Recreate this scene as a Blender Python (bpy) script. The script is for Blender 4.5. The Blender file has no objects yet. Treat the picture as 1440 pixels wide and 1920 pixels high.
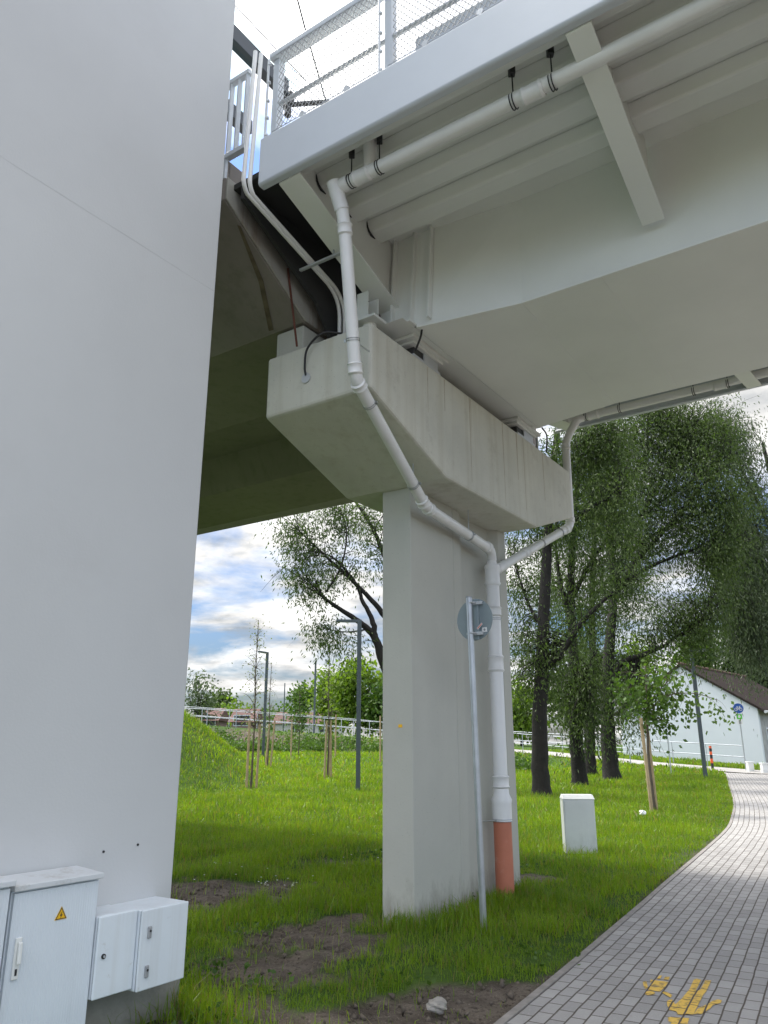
import bpy, bmesh, math, random
import numpy as np
from mathutils import Vector, Matrix
R = math.radians
SC = bpy.context.scene
COL = SC.collection

# ------------------------------------------------------------------ camera, sky, sun, exposure
PITCH, FPX, EYE = R(16.8), 1443.0, 1.6
cam_d = bpy.data.cameras.new('camera')
cam_d.sensor_fit = 'VERTICAL'; cam_d.sensor_height = 24.0; cam_d.lens = 24.0*FPX/1920.0
cam_d.clip_start = 0.05; cam_d.clip_end = 3000
cam = bpy.data.objects.new('camera', cam_d); COL.objects.link(cam)
cam.location = (0, 0, EYE); cam.rotation_euler = (R(90)+PITCH, 0, 0)
SC.camera = cam

SUN_AZ, SUN_EL = -54.0, 57.0          # degrees; azimuth clockwise from +Y
SUN_DIR = Vector((math.sin(R(SUN_AZ))*math.cos(R(SUN_EL)), math.cos(R(SUN_AZ))*math.cos(R(SUN_EL)), math.sin(R(SUN_EL))))
W = bpy.data.worlds.new('World'); SC.world = W; W.use_nodes = True
def build_sky():
    nt = W.node_tree; N = nt.nodes; L = nt.links; N.clear()
    out = N.new('ShaderNodeOutputWorld'); bg = N.new('ShaderNodeBackground')
    sky = N.new('ShaderNodeTexSky'); sky.sky_type = 'NISHITA'; sky.sun_disc = False
    sky.sun_elevation = R(SUN_EL); sky.sun_rotation = R(SUN_AZ); sky.air_density = 1.3; sky.dust_density = 0.7
    tc = N.new('ShaderNodeTexCoord')
    sep = N.new('ShaderNodeSeparateXYZ'); L.new(tc.outputs['Generated'], sep.inputs[0])
    def math_(op, a, b=None, c=None):
        n = N.new('ShaderNodeMath'); n.operation = op
        for i, x in enumerate((a, b, c)):
            if x is None: continue
            if isinstance(x, (int, float)): n.inputs[i].default_value = x
            else: L.new(x, n.inputs[i])
        return n.outputs[0]
    zc = math_('MAXIMUM', sep.outputs[2], 0.0)
    d = math_('ADD', zc, 0.16)
    px = math_('DIVIDE', sep.outputs[0], d); py = math_('DIVIDE', sep.outputs[1], d)
    cmb = N.new('ShaderNodeCombineXYZ'); L.new(px, cmb.inputs[0]); L.new(py, cmb.inputs[1]); cmb.inputs[2].default_value = 3.7
    n1 = N.new('ShaderNodeTexNoise'); n1.inputs['Scale'].default_value = 1.7; n1.inputs['Detail'].default_value = 9; n1.inputs['Roughness'].default_value = 0.58
    n1.inputs['Distortion'].default_value = 0.35
    L.new(cmb.outputs[0], n1.inputs['Vector'])
    n2 = N.new('ShaderNodeTexNoise'); n2.inputs['Scale'].default_value = 3.1; n2.inputs['Detail'].default_value = 7; n2.inputs['Roughness'].default_value = 0.55
    L.new(cmb.outputs[0], n2.inputs['Vector'])
    # more cloud towards the zenith, broken blue towards the horizon
    hi = math_('MULTIPLY', zc, 0.16)
    cov = math_('ADD', math_('MULTIPLY_ADD', sep.outputs[1], 0.06, -0.02), math_('ADD', n1.outputs['Fac'], hi))
    r1 = N.new('ShaderNodeValToRGB'); r1.color_ramp.elements[0].position = 0.44; r1.color_ramp.elements[1].position = 0.62
    L.new(cov, r1.inputs[0])
    # glow of the veiled sun through the cloud
    dot = N.new('ShaderNodeVectorMath'); dot.operation = 'DOT_PRODUCT'
    nrm = N.new('ShaderNodeVectorMath'); nrm.operation = 'NORMALIZE'; L.new(tc.outputs['Generated'], nrm.inputs[0])
    L.new(nrm.outputs[0], dot.inputs[0]); dot.inputs[1].default_value = SUN_DIR
    dm = math_('MAXIMUM', dot.outputs['Value'], 0.0)
    glow = math_('POWER', dm, 6.0)
    thick = N.new('ShaderNodeMapRange'); L.new(n2.outputs['Fac'], thick.inputs[0])
    thick.inputs[1].default_value = 0.34; thick.inputs[2].default_value = 0.62; thick.inputs[3].default_value = 0.55; thick.inputs[4].default_value = 1.5
    base = math_('MULTIPLY_ADD', glow, 16.0, 4.6)
    # clouds behind and beside camera brightened as added fill light; low sky ahead dimmed
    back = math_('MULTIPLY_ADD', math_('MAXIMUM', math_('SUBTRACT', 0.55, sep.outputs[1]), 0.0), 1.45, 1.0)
    ahead = N.new('ShaderNodeMapRange'); ahead.interpolation_type = 'SMOOTHSTEP'; L.new(sep.outputs[1], ahead.inputs[0]); ahead.inputs[1].default_value = 0.15; ahead.inputs[2].default_value = 0.75
    def only_ahead(x): return math_('SUBTRACT', 1.0, math_('MULTIPLY', math_('SUBTRACT', 1.0, x), ahead.outputs[0]))
    lo = N.new('ShaderNodeMapRange'); L.new(zc, lo.inputs[0]); lo.inputs[1].default_value = .02; lo.inputs[2].default_value = .45; lo.inputs[3].default_value = .92; lo.inputs[4].default_value = 1.0
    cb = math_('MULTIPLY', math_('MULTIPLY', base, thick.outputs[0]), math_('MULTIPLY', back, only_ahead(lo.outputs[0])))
    cc = N.new('ShaderNodeMix'); cc.data_type = 'RGBA'; L.new(thick.outputs[0], cc.inputs[0])
    cc.inputs[6].default_value = (0.70, 0.84, 0.98, 1); cc.inputs[7].default_value = (1.0, 0.99, 0.97, 1)
    vm = N.new('ShaderNodeVectorMath'); vm.operation = 'SCALE'; L.new(cc.outputs[2], vm.inputs[0]); L.new(cb, vm.inputs['Scale'])
    mx = N.new('ShaderNodeMix'); mx.data_type = 'RGBA'; L.new(r1.outputs[0], mx.inputs[0])
    tint = N.new('ShaderNodeMix'); tint.data_type = 'RGBA'; tint.blend_type = 'MULTIPLY'; tint.inputs[0].default_value = 1; L.new(sky.outputs[0], tint.inputs[6]); tint.inputs[7].default_value = (.66,.80,1.12,1)
    ef = N.new('ShaderNodeMapRange'); L.new(zc, ef.inputs[0]); ef.inputs[1].default_value = 0; ef.inputs[2].default_value = .55; ef.inputs[3].default_value = .30; ef.inputs[4].default_value = 1.15
    tv = N.new('ShaderNodeVectorMath'); tv.operation = 'SCALE'; L.new(tint.outputs[2], tv.inputs[0]); L.new(only_ahead(ef.outputs[0]), tv.inputs['Scale'])
    L.new(tv.outputs[0], mx.inputs[6]); L.new(vm.outputs[0], mx.inputs[7])
    bg.inputs[1].default_value = 0.11
    L.new(mx.outputs[2], bg.inputs[0])
    L.new(bg.outputs[0], out.inputs[0])
build_sky()
sun_d = bpy.data.lights.new('sun', 'SUN'); sun_d.energy = 1.9; sun_d.angle = R(7); sun_d.color = (1.0, 0.95, 0.86)
sun = bpy.data.objects.new('sun', sun_d); COL.objects.link(sun)
sun.rotation_euler = (-SUN_DIR).to_track_quat('-Z', 'Y').to_euler(); sun.location = (0, 0, 60)
SC.view_settings.view_transform = 'Standard'; SC.view_settings.look = 'None'
SC.view_settings.gamma = 1.0; SC.view_settings.use_curve_mapping = False
SC.view_settings.exposure = 0.86

# ------------------------------------------------------------------ helpers
rnd = random.Random(7); NR = np.random.default_rng(7)
BX, CX = Vector((-0.8271, 0.5621, 0)), Vector((0.5621, 0.8271, 0))   # along the bridge, across the bridge
def U(u, v, z): return BX*u + CX*v + Vector((0, 0, z))
def at(px, py, Y):                                                   # point at forward distance Y seen at a photo pixel
    a = (px-720)/FPX; b = (960-py)/FPX
    d = Vector((a, math.cos(PITCH)-b*math.sin(PITCH), math.sin(PITCH)+b*math.cos(PITCH)))
    return Vector((0, 0, EYE)) + d*(Y/d.y)

class MB:
    def __init__(s): s.v = []; s.f = []
    def add(s, vs, fs):
        o = len(s.v); s.v += [Vector(p) for p in vs]; s.f += [tuple(i+o for i in f) for f in fs]; return s
    def hexa(s, p): # 8 points: bottom 4 loop, top 4 loop
        return s.add(p, [(3,2,1,0),(4,5,6,7),(0,1,5,4),(1,2,6,5),(2,3,7,6),(3,0,4,7)])
    def box(s, x0, x1, y0, y1, z0, z1, fn=None):
        fn = fn or (lambda a, b, c: Vector((a, b, c)))
        return s.hexa([fn(x0,y0,z0),fn(x1,y0,z0),fn(x1,y1,z0),fn(x0,y1,z0),fn(x0,y0,z1),fn(x1,y0,z1),fn(x1,y1,z1),fn(x0,y1,z1)])
    def bu(s, u0, u1, v0, v1, z0, z1): return s.box(u0,u1,v0,v1,z0,z1,U)
    def bar(s, a, b, w, h, up=Vector((0,0,1))):
        a, b = Vector(a), Vector(b); d = (b-a).normalized()
        sx = d.cross(up)
        if sx.length < 1e-4: sx = d.cross(Vector((0,1,0)))
        sx.normalize(); sy = sx.cross(d).normalized()
        p = [a+sx*i*w/2+sy*j*h/2 for i, j in ((-1,-1),(1,-1),(1,1),(-1,1))]
        q = [x+(b-a) for x in p]
        return s.hexa(p+q)
    def prism(s, a_ring, b_ring):
        n = len(a_ring)
        return s.add(list(a_ring)+list(b_ring), [tuple(range(n))[::-1], tuple(range(n,2*n))]+[(i,(i+1)%n,n+(i+1)%n,n+i) for i in range(n)])
    def tube(s, pts, r, n=12, caps=True):
        pts = [Vector(p) for p in pts]; rs = r if isinstance(r, (list, tuple)) else [r]*len(pts)
        o = len(s.v); ref = None; k = len(pts)
        for i, p in enumerate(pts):
            if i == 0: t = pts[1]-p
            elif i == k-1: t = p-pts[i-1]
            else: t = (p-pts[i-1]).normalized()+(pts[i+1]-p).normalized()
            t.normalize()
            if ref is None:
                ref = t.cross(Vector((0.3,0.2,1)) if abs(t.z) < .9 else Vector((1,0.1,0))).normalized()
            else:
                ref = (ref - t*ref.dot(t)).normalized()
            w = t.cross(ref)
            sc = 1.0
            if 0 < i < k-1:
                cs = (p-pts[i-1]).normalized().dot(t); sc = 1/max(cs, .6)
            for j in range(n):
                a = 2*math.pi*j/n
                s.v.append(p+(ref*math.cos(a)+w*math.sin(a))*rs[i]*(1+(sc-1)*.5))
        for i in range(k-1):
            for j in range(n):
                s.f.append((o+i*n+j, o+i*n+(j+1)%n, o+(i+1)*n+(j+1)%n, o+(i+1)*n+j))
        if caps:
            s.f.append(tuple(o+j for j in range(n))[::-1]); s.f.append(tuple(o+(k-1)*n+j for j in range(n)))
        return s
    def torus(s, c, axis, r, t, n=20, m=8):
        axis = Vector(axis).normalized(); a = axis.orthogonal().normalized(); b = axis.cross(a)
        pts = [Vector(c)+(a*math.cos(2*math.pi*i/n)+b*math.sin(2*math.pi*i/n))*r for i in range(n)]
        o = len(s.v)
        for i, p in enumerate(pts):
            rad = (p-Vector(c)).normalized()
            for j in range(m):
                q = 2*math.pi*j/m
                s.v.append(p+(rad*math.cos(q)+axis*math.sin(q))*t)
        for i in range(n):
            for j in range(m):
                s.f.append((o+i*m+j, o+i*m+(j+1)%m, o+((i+1)%n)*m+(j+1)%m, o+((i+1)%n)*m+j))
        return s
    def disc(s, c, axis, r, th, n=28, up=None):
        axis = Vector(axis).normalized(); a = axis.orthogonal().normalized(); b = axis.cross(a)
        ring = [Vector(c)+(a*math.cos(2*math.pi*i/n)+b*math.sin(2*math.pi*i/n))*r for i in range(n)]
        return s.prism([p-axis*th/2 for p in ring], [p+axis*th/2 for p in ring])

def setp(o, label=None, cat=None, group=None, kind=None):
    if label: o['label'] = label
    if cat: o['category'] = cat
    if group: o['group'] = group
    if kind: o['kind'] = kind
    return o
def wloc(o):
    p = Vector((0,0,0))
    while o is not None: p += o.location; o = o.parent
    return p
def link_mesh(name, me, m, parent=None, origin=None):
    o = bpy.data.objects.new(name, me)
    if m: me.materials.append(m)
    COL.objects.link(o)
    if parent is not None: o.parent = parent
    if origin is not None: o.location = origin
    return o
def obj(name, mb, m, parent=None, bevel=0, smooth=None, label=None, segs=2):
    vs, fs = mb.v, mb.f
    if parent is not None: org = wloc(parent)
    else:
        xs = [p.x for p in vs]; ys = [p.y for p in vs]; zs = [p.z for p in vs]
        org = Vector(((min(xs)+max(xs))/2, (min(ys)+max(ys))/2, min(zs)))
    me = bpy.data.meshes.new(name)
    me.from_pydata([tuple(p-org) for p in vs], [], fs)
    bm = bmesh.new(); bm.from_mesh(me); bmesh.ops.recalc_face_normals(bm, faces=bm.faces[:]); bm.to_mesh(me); bm.free()
    o = link_mesh(name, me, m, parent, None if parent is not None else org)
    if smooth:
        me.polygons.foreach_set('use_smooth', [True]*len(me.polygons))
        try: me.set_sharp_from_angle(angle=R(smooth))
        except Exception: pass
    if bevel:
        b = o.modifiers.new('bevel', 'BEVEL'); b.width = bevel; b.segments = segs; b.limit_method = 'ANGLE'; b.angle_limit = R(35)
    if label: o['label'] = label
    return o
def thing(name, label, cat, loc, group=None, kind=None):
    o = bpy.data.objects.new(name, None); COL.objects.link(o); o.location = loc; o.empty_display_size = .2
    return setp(o, label, cat, group, kind)
def dup(root, loc, rotz=0, label=None, group=None):
    r = root.copy(); COL.objects.link(r); r.location = loc; r.rotation_euler = (0,0,rotz)
    if label: r['label'] = label
    if group: r['group'] = group
    for ch in [c for c in COL.objects if c.parent == root]:
        c = ch.copy(); COL.objects.link(c); c.parent = r
        for g in [d for d in COL.objects if d.parent == ch]:
            h = g.copy(); COL.objects.link(h); h.parent = c
    return r
def tri_mesh(name, V, T, m, parent=None, org=None):
    """numpy triangles -> mesh object"""
    if parent is not None: org = wloc(parent)
    elif org is None: org = Vector((float(V[:,0].mean()), float(V[:,1].mean()), float(V[:,2].min())))
    me = bpy.data.meshes.new(name)
    n, t = len(V), len(T)
    me.vertices.add(n); me.vertices.foreach_set('co', (V-np.array(org)).astype(np.float32).ravel())
    me.loops.add(t*3); me.loops.foreach_set('vertex_index', T.astype(np.int32).ravel())
    me.polygons.add(t); me.polygons.foreach_set('loop_start', np.arange(0, t*3, 3, dtype=np.int32))
    me.update(calc_edges=True); me.validate()
    return link_mesh(name, me, m, parent, None if parent is not None else org)

# ------------------------------------------------------------------ materials
def mat(name, col, rough=.6, var=.12, scale=2.0, bump=0.0, bscale=30, metal=0, streak=0, streak_col=None, pores=0, coat=0, spec=None, fine=0, blot=None, splash=0):
    m = bpy.data.materials.new(name); m.use_nodes = True
    nt = m.node_tree; N = nt.nodes; L = nt.links
    p = N['Principled BSDF']; p.inputs['Roughness'].default_value = rough; p.inputs['Metallic'].default_value = metal
    if spec is not None: p.inputs['Specular IOR Level'].default_value = spec
    if coat: p.inputs['Coat Weight'].default_value = coat
    g = N.new('ShaderNodeNewGeometry')
    n1 = N.new('ShaderNodeTexNoise'); n1.inputs['Scale'].default_value = scale; n1.inputs['Detail'].default_value = 6; n1.inputs['Roughness'].default_value = .6
    L.new(g.outputs['Position'], n1.inputs['Vector'])
    mr = N.new('ShaderNodeMapRange'); mr.inputs[1].default_value = .3; mr.inputs[2].default_value = .7
    L.new(n1.outputs['Fac'], mr.inputs[0])
    mx = N.new('ShaderNodeMix'); mx.data_type = 'RGBA'; L.new(mr.outputs[0], mx.inputs[0])
    c = Vector(col)
    mx.inputs[6].default_value = (*(c*(1-var)), 1); mx.inputs[7].default_value = (*[min(1, x*(1+var*.7)) for x in c], 1)
    cur = mx.outputs[2]
    def over(fac, colr):
        nonlocal cur
        k = N.new('ShaderNodeMix'); k.data_type = 'RGBA'; L.new(fac, k.inputs[0]); L.new(cur, k.inputs[6]); k.inputs[7].default_value = (*colr, 1); cur = k.outputs[2]
    if streak:
        mp = N.new('ShaderNodeMapping'); mp.inputs['Scale'].default_value = (6.5, 6.5, .22); L.new(g.outputs['Position'], mp.inputs[0])
        n2 = N.new('ShaderNodeTexNoise'); n2.inputs['Scale'].default_value = 1; n2.inputs['Detail'].default_value = 5; n2.inputs['Roughness'].default_value = .65; L.new(mp.outputs[0], n2.inputs['Vector'])
        r2 = N.new('ShaderNodeMapRange'); r2.inputs[1].default_value = .50; r2.inputs[2].default_value = .70; r2.inputs[4].default_value = streak; L.new(n2.outputs['Fac'], r2.inputs[0])
        over(r2.outputs[0], streak_col or tuple(c*.55))
    if blot:
        n4 = N.new('ShaderNodeTexNoise'); n4.inputs['Scale'].default_value = blot[0]; n4.inputs['Detail'].default_value = 8; n4.inputs['Roughness'].default_value = .7; L.new(g.outputs['Position'], n4.inputs['Vector'])
        r4 = N.new('ShaderNodeMapRange'); r4.inputs[1].default_value = blot[1]; r4.inputs[2].default_value = blot[1]+.12; r4.inputs[4].default_value = blot[2]; L.new(n4.outputs['Fac'], r4.inputs[0])
        over(r4.outputs[0], blot[3])
    if pores:
        v = N.new('ShaderNodeTexVoronoi'); v.inputs['Scale'].default_value = 22; L.new(g.outputs['Position'], v.inputs['Vector'])
        r3 = N.new('ShaderNodeMapRange'); r3.inputs[1].default_value = .05; r3.inputs[2].default_value = .12; r3.inputs[3].default_value = pores; r3.inputs[4].default_value = 0; L.new(v.outputs['Distance'], r3.inputs[0])
        over(r3.outputs[0], tuple(c*.45))
    if splash:  # mud splashed up from the ground
        sz = N.new('ShaderNodeSeparateXYZ'); L.new(g.outputs['Position'], sz.inputs[0])
        r5 = N.new('ShaderNodeMapRange'); r5.inputs[1].default_value = .02; r5.inputs[2].default_value = .55; r5.inputs[3].default_value = .42; r5.inputs[4].default_value = -.25; L.new(sz.outputs[2], r5.inputs[0])
        mp5 = N.new('ShaderNodeMapping'); mp5.inputs['Scale'].default_value = (11,11,4); L.new(g.outputs['Position'], mp5.inputs[0])
        n5 = N.new('ShaderNodeTexNoise'); n5.inputs['Scale'].default_value = 1; n5.inputs['Detail'].default_value = 8; n5.inputs['Roughness'].default_value = .7; L.new(mp5.outputs[0], n5.inputs['Vector'])
        a5 = N.new('ShaderNodeMath'); a5.operation = 'ADD'; L.new(r5.outputs[0], a5.inputs[0]); L.new(n5.outputs['Fac'], a5.inputs[1])
        r6 = N.new('ShaderNodeMapRange'); r6.inputs[1].default_value = .58; r6.inputs[2].default_value = .95; r6.inputs[4].default_value = splash; L.new(a5.outputs[0], r6.inputs[0])
        over(r6.outputs[0], (.17,.145,.115))
    L.new(cur, p.inputs['Base Color'])
    if bump:
        nb = N.new('ShaderNodeTexNoise'); nb.inputs['Scale'].default_value = bscale; nb.inputs['Detail'].default_value = 5; L.new(g.outputs['Position'], nb.inputs['Vector'])
        b = N.new('ShaderNodeBump'); b.inputs['Strength'].default_value = bump; b.inputs['Distance'].default_value = .02; L.new(nb.outputs['Fac'], b.inputs['Height']); L.new(b.outputs[0], p.inputs['Normal'])
    return m
def leaf_mat(name, c0, c1, trans=.45, tcol=None, rough=.5, spec=.3, straw=None):
    m = bpy.data.materials.new(name); m.use_nodes = True
    nt = m.node_tree; N = nt.nodes; L = nt.links
    p = N['Principled BSDF']; p.inputs['Roughness'].default_value = rough; p.inputs['Specular IOR Level'].default_value = spec
    g = N.new('ShaderNodeNewGeometry')
    n = N.new('ShaderNodeTexNoise'); n.inputs['Scale'].default_value = .7; n.inputs['Detail'].default_value = 3; L.new(g.outputs['Position'], n.inputs['Vector'])
    a = N.new('ShaderNodeMath'); a.operation = 'MULTIPLY_ADD'; L.new(g.outputs['Random Per Island'], a.inputs[0]); a.inputs[1].default_value = .6
    b = N.new('ShaderNodeMath'); b.operation = 'MULTIPLY_ADD'; L.new(n.outputs['Fac'], b.inputs[0]); b.inputs[1].default_value = 1.2; b.inputs[2].default_value = -.4
    L.new(b.outputs[0], a.inputs[2])
    mx = N.new('ShaderNodeMix'); mx.data_type = 'RGBA'; L.new(a.outputs[0], mx.inputs[0]); mx.inputs[6].default_value = (*c0, 1); mx.inputs[7].default_value = (*c1, 1)
    res = mx.outputs[2]
    if straw:   # a few dry stalks among the green
        gt = N.new('ShaderNodeMath'); gt.operation = 'GREATER_THAN'; L.new(g.outputs['Random Per Island'], gt.inputs[0]); gt.inputs[1].default_value = straw
        sm = N.new('ShaderNodeMix'); sm.data_type = 'RGBA'; L.new(gt.outputs[0], sm.inputs[0]); L.new(res, sm.inputs[6]); sm.inputs[7].default_value = (.23,.20,.085,1); res = sm.outputs[2]
    L.new(res, p.inputs['Base Color'])
    t = N.new('ShaderNodeBsdfTranslucent')
    tm = N.new('ShaderNodeMix'); tm.data_type = 'RGBA'; tm.blend_type = 'MULTIPLY'; tm.inputs[0].default_value = 1; L.new(res, tm.inputs[6]); tm.inputs[7].default_value = (*(tcol or (1.5, 1.6, .7)), 1)
    L.new(tm.outputs[2], t.inputs[0])
    ms = N.new('ShaderNodeMixShader'); ms.inputs[0].default_value = trans
    L.new(p.outputs[0], ms.inputs[1]); L.new(t.outputs[0], ms.inputs[2]); L.new(ms.outputs[0], N['Material Output'].inputs[0])
    return m
M = dict(
    pier_white = mat('pier_white', (.53,.54,.54), .55, .05, .55, .05, 60, streak=.10, streak_col=(.55,.55,.55), blot=(.9,.56,.25,(.475,.475,.47)), splash=.5),
    steel_white = mat('steel_white', (.56,.595,.64), .38, .04, 1.2, .015, 8),
    steel_under = mat('steel_under', (.76,.775,.74), .45, .05, 1.0, .02, 6),
    concrete = mat('concrete', (.60,.595,.52), .85, .10, 1.6, .12, 45, streak=.36, streak_col=(.40,.365,.27), pores=.6, blot=(2.3,.56,.40,(.36,.34,.28))),
    concrete_pillar = mat('concrete_pillar', (.475,.475,.425), .8, .06, 1.1, .07, 40, streak=.16, streak_col=(.42,.41,.36), pores=.45, splash=.55),
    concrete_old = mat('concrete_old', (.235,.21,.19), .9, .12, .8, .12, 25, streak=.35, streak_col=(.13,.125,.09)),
    concrete_stained = mat('concrete_stained', (.36,.35,.31), .9, .14, 2.0, .15, 30, streak=.75, streak_col=(.20,.13,.08), pores=.4),
    footing = mat('footing', (.26,.25,.22), .9, .2, 6, .3, 30),
    pvc = mat('pvc', (.78,.78,.77), .32, .05, 3, .01, 10, blot=(9,.66,.35,(.5,.47,.42))),
    clay = mat('clay', (.50,.17,.10), .55, .10, 4, .03, 20, blot=(3,.58,.35,(.60,.34,.27))),
    black = mat('black', (.02,.02,.022), .45, .2, 8),
    rust = mat('rust', (.13,.045,.03), .8, .25, 8),
    zinc = mat('zinc', (.48,.50,.52), .38, .14, 7, .03, 40, metal=.75, streak=.3, streak_col=(.30,.31,.33)),
    zinc_pale = mat('zinc_pale', (.55,.57,.59), .45, .1, 5, metal=.35),
    cabinet = mat('cabinet', (.67,.72,.77), .42, .05, 2, .02, 50, streak=.35, streak_col=(.46,.47,.48)),
    cabinet_white = mat('cabinet_white', (.74,.75,.73), .4, .06, 3, .02, 40, splash=.22, streak=.25, streak_col=(.5,.5,.46)),
    cabinet_dirty = mat('cabinet_dirty', (.70,.75,.79), .4, .05, 2, .02, 50, streak=.3, streak_col=(.42,.39,.33), blot=(14,.62,.55,(.33,.28,.22))),
    cabinet_lid = mat('cabinet_lid', (.60,.62,.64), .5, .05, 2, .02, 50, blot=(7,.54,.6,(.40,.38,.35))),
    zinc_rail = mat('zinc_rail', (.40,.43,.46), .5, .1, 5, metal=.4),
    grey_part = mat('grey_part', (.30,.31,.32), .4, .1, 10),
    lamp_grey = mat('lamp_grey', (.06,.078,.088), .42, .1, 4),
    sign_back = mat('sign_back', (.23,.28,.30), .45, .08, 5),
    sign_blue = mat('sign_blue', (.02,.10,.42), .35, .05, 5),
    sign_white = mat('sign_white', (.8,.8,.8), .35, .03, 5),
    sign_green = mat('sign_green', (.10,.52,.05), .4, .05, 5),
    yellow = mat('yellow', (.85,.48,.01), .4, .04, 10),
    orange = mat('orange', (.80,.12,.03), .4, .06, 8),
    bark = mat('bark', (.014,.012,.010), .95, .4, 6, .9, 14, streak=.45, streak_col=(.040,.036,.031)),
    bark_thin = mat('bark_thin', (.10,.08,.06), .9, .3, 8),
    stake = mat('stake', (.40,.30,.18), .8, .2, 7, .1, 40, streak=.4, streak_col=(.24,.18,.11)),
    house_wall = mat('house_wall', (.62,.66,.70), .85, .04, .6, .05, 30),
    house_rough = mat('house_rough', (.36,.36,.35), .95, .25, 3, .5, 20),
    roof = mat('roof', (.036,.029,.027), 1.0, .3, 2.5, .4, 12, spec=.05),
    roof_red = mat('roof_red', (.11,.058,.048), .9, .25, 1.0),
    wall_pink = mat('wall_pink', (.24,.16,.15), .9, .2, .8),
    wall_pale = mat('wall_pale', (.52,.50,.46), .9, .1, .8),
    glass_dark = mat('glass_dark', (.03,.035,.04), .12, .1, 3),
    dark_steel = mat('dark_steel', (.035,.045,.06), .45, .1, 4),
    gasket_gap_black = mat('gasket_gap_black', (.03,.03,.03), .7, .1, 5),
    rubber = mat('rubber', (.05,.05,.05), .6, .3, 9),
    stone = mat('stone', (.30,.28,.25), .9, .2, 14, .4, 30),
    paper = mat('paper', (.8,.8,.8), .7, .05, 10),
    kerb = mat('kerb', (.27,.25,.23), .9, .25, 9, .2, 40),
)
L_WILLOW = leaf_mat('willow_leaf', (.026,.048,.016), (.110,.155,.045), .45, (1.1,1.3,.6))
L_WILLOW_PALE = leaf_mat('willow_leaf_pale', (.040,.064,.032), (.115,.150,.075), .35, (1.1,1.25,.7))
L_BRIGHT = leaf_mat('bright_leaf', (.07,.13,.015), (.17,.25,.03), .45)
L_DARK = leaf_mat('dark_leaf', (.012,.026,.010), (.035,.058,.018), .2)
L_SHRUB = leaf_mat('shrub_leaf', (.035,.08,.015), (.10,.17,.03), .35)
L_BIRCH = leaf_mat('birch_leaf', (.10,.13,.05), (.20,.22,.10), .4)
GRASS = leaf_mat('grass_blade', (.062,.140,.014), (.240,.365,.020), .50, (1.7,1.6,.40), .38, .5, straw=.90)

# ------------------------------------------------------------------ terrain
def sstep(a, b, x):
    t = np.clip((x-a)/(b-a), 0, 1); return t*t*(3-2*t)
RAMP = np.array([(-60,60,3.6),(-30,57,3.4),(-13.4,55,2.95),(0,54,1.95),(8.3,49.5,1.2),(13.4,42,.66),(17.5,36.8,.34),(24,33.5,.28),(60,25,.25)])
def ramp_near(x, y):
    best = np.full(x.shape, 1e9); zz = np.zeros(x.shape); side = np.zeros(x.shape)
    for a, b in zip(RAMP[:-1], RAMP[1:]):
        d = b[:2]-a[:2]; l2 = d@d
        t = np.clip(((x-a[0])*d[0]+(y-a[1])*d[1])/l2, 0, 1)
        qx, qy = a[0]+t*d[0], a[1]+t*d[1]
        dist = np.hypot(x-qx, y-qy); k = dist < best
        best = np.where(k, dist, best); zz = np.where(k, a[2]+t*(b[2]-a[2]), zz)
        side = np.where(k, np.sign((x-a[0])*d[1]-(y-a[1])*d[0]), side)
    return best, zz, side
def ground(x, y):
    x = np.asarray(x, float); y = np.asarray(y, float)
    gl = np.interp(y, [-50,9,16,24,30,39,44,300], [0,0,.10,.30,.46,1.02,1.1,1.2])
    gr = np.interp(y, [-50,9,16,24,32,40,300], [0,0,.08,.26,.32,.34,.5])
    k = sstep(1.0, 7.0, x); base = gl*(1-k)+gr*k
    r = np.sqrt(((x+9.8)/6.8)**2+((y-27.5)/8.8)**2)
    base = base + 3.0*(1-sstep(.12, 1.0, r))
    d, zp, side = ramp_near(x, y)
    front = side > 0
    w = np.where(front, 1-sstep(1.9, np.where(x > 4, 4.5, 6.5), d), 1-sstep(6, 60, d)*.6)
    return base*(1-w)+zp*w
def gz(x, y): return float(ground(np.array([x]), np.array([y]))[0])
def G(px, py):                                                       # where the sight line of a photo pixel meets the ground
    a = at(px, py, 1.0); o = Vector((0,0,EYE)); d = a-o
    lo = 2.0; t = 2.0
    while t < 120:
        p = o+d*t
        if p.z < gz(p.x, p.y): break
        lo = t; t += .25
    hi = t
    for _ in range(18):
        m = (lo+hi)/2; p = o+d*m
        if p.z < gz(p.x, p.y): hi = m
        else: lo = m
    p = o+d*hi; return Vector((p.x, p.y, gz(p.x, p.y)))

# bare soil patches (centre, radii, turn)
SOIL = [(-1.70,9.15,1.3,1.05,.2),(-.15,8.1,.62,.36,.5),(-.5,7.35,.58,.62,.9),(-.85,6.45,.56,.66,.4),(-.95,5.7,.55,.4,0),
        (.30,5.45,.80,.52,-.2),(-.35,5.35,.6,.33,.1),(.75,5.8,.32,.25,.6),(-.45,11.6,.55,.3,0),(1.95,10.3,.34,.22,.2),(-2.2,7.2,.5,.35,.3)]
def vnoise(x, y, s, seed=0):
    g = np.random.default_rng(seed).random((64,64)); x = x*s; y = y*s
    xi = np.floor(x).astype(int); yi = np.floor(y).astype(int); fx = x-xi; fy = y-yi
    fx = fx*fx*(3-2*fx); fy = fy*fy*(3-2*fy)
    q = lambda i, j: g[(xi+i)%64, (yi+j)%64]
    return q(0,0)*(1-fx)*(1-fy)+q(1,0)*fx*(1-fy)+q(0,1)*(1-fx)*fy+q(1,1)*fx*fy
EDGE = [(-3.4,-1.9),(.71,5.25),(3.05,9.45),(6.15,14.95),(7.65,18.0),(9.2,21.5),(12.0,28.3),(14.2,33.6),(15.3,36.4)]  # left edge of the paved path
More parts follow.
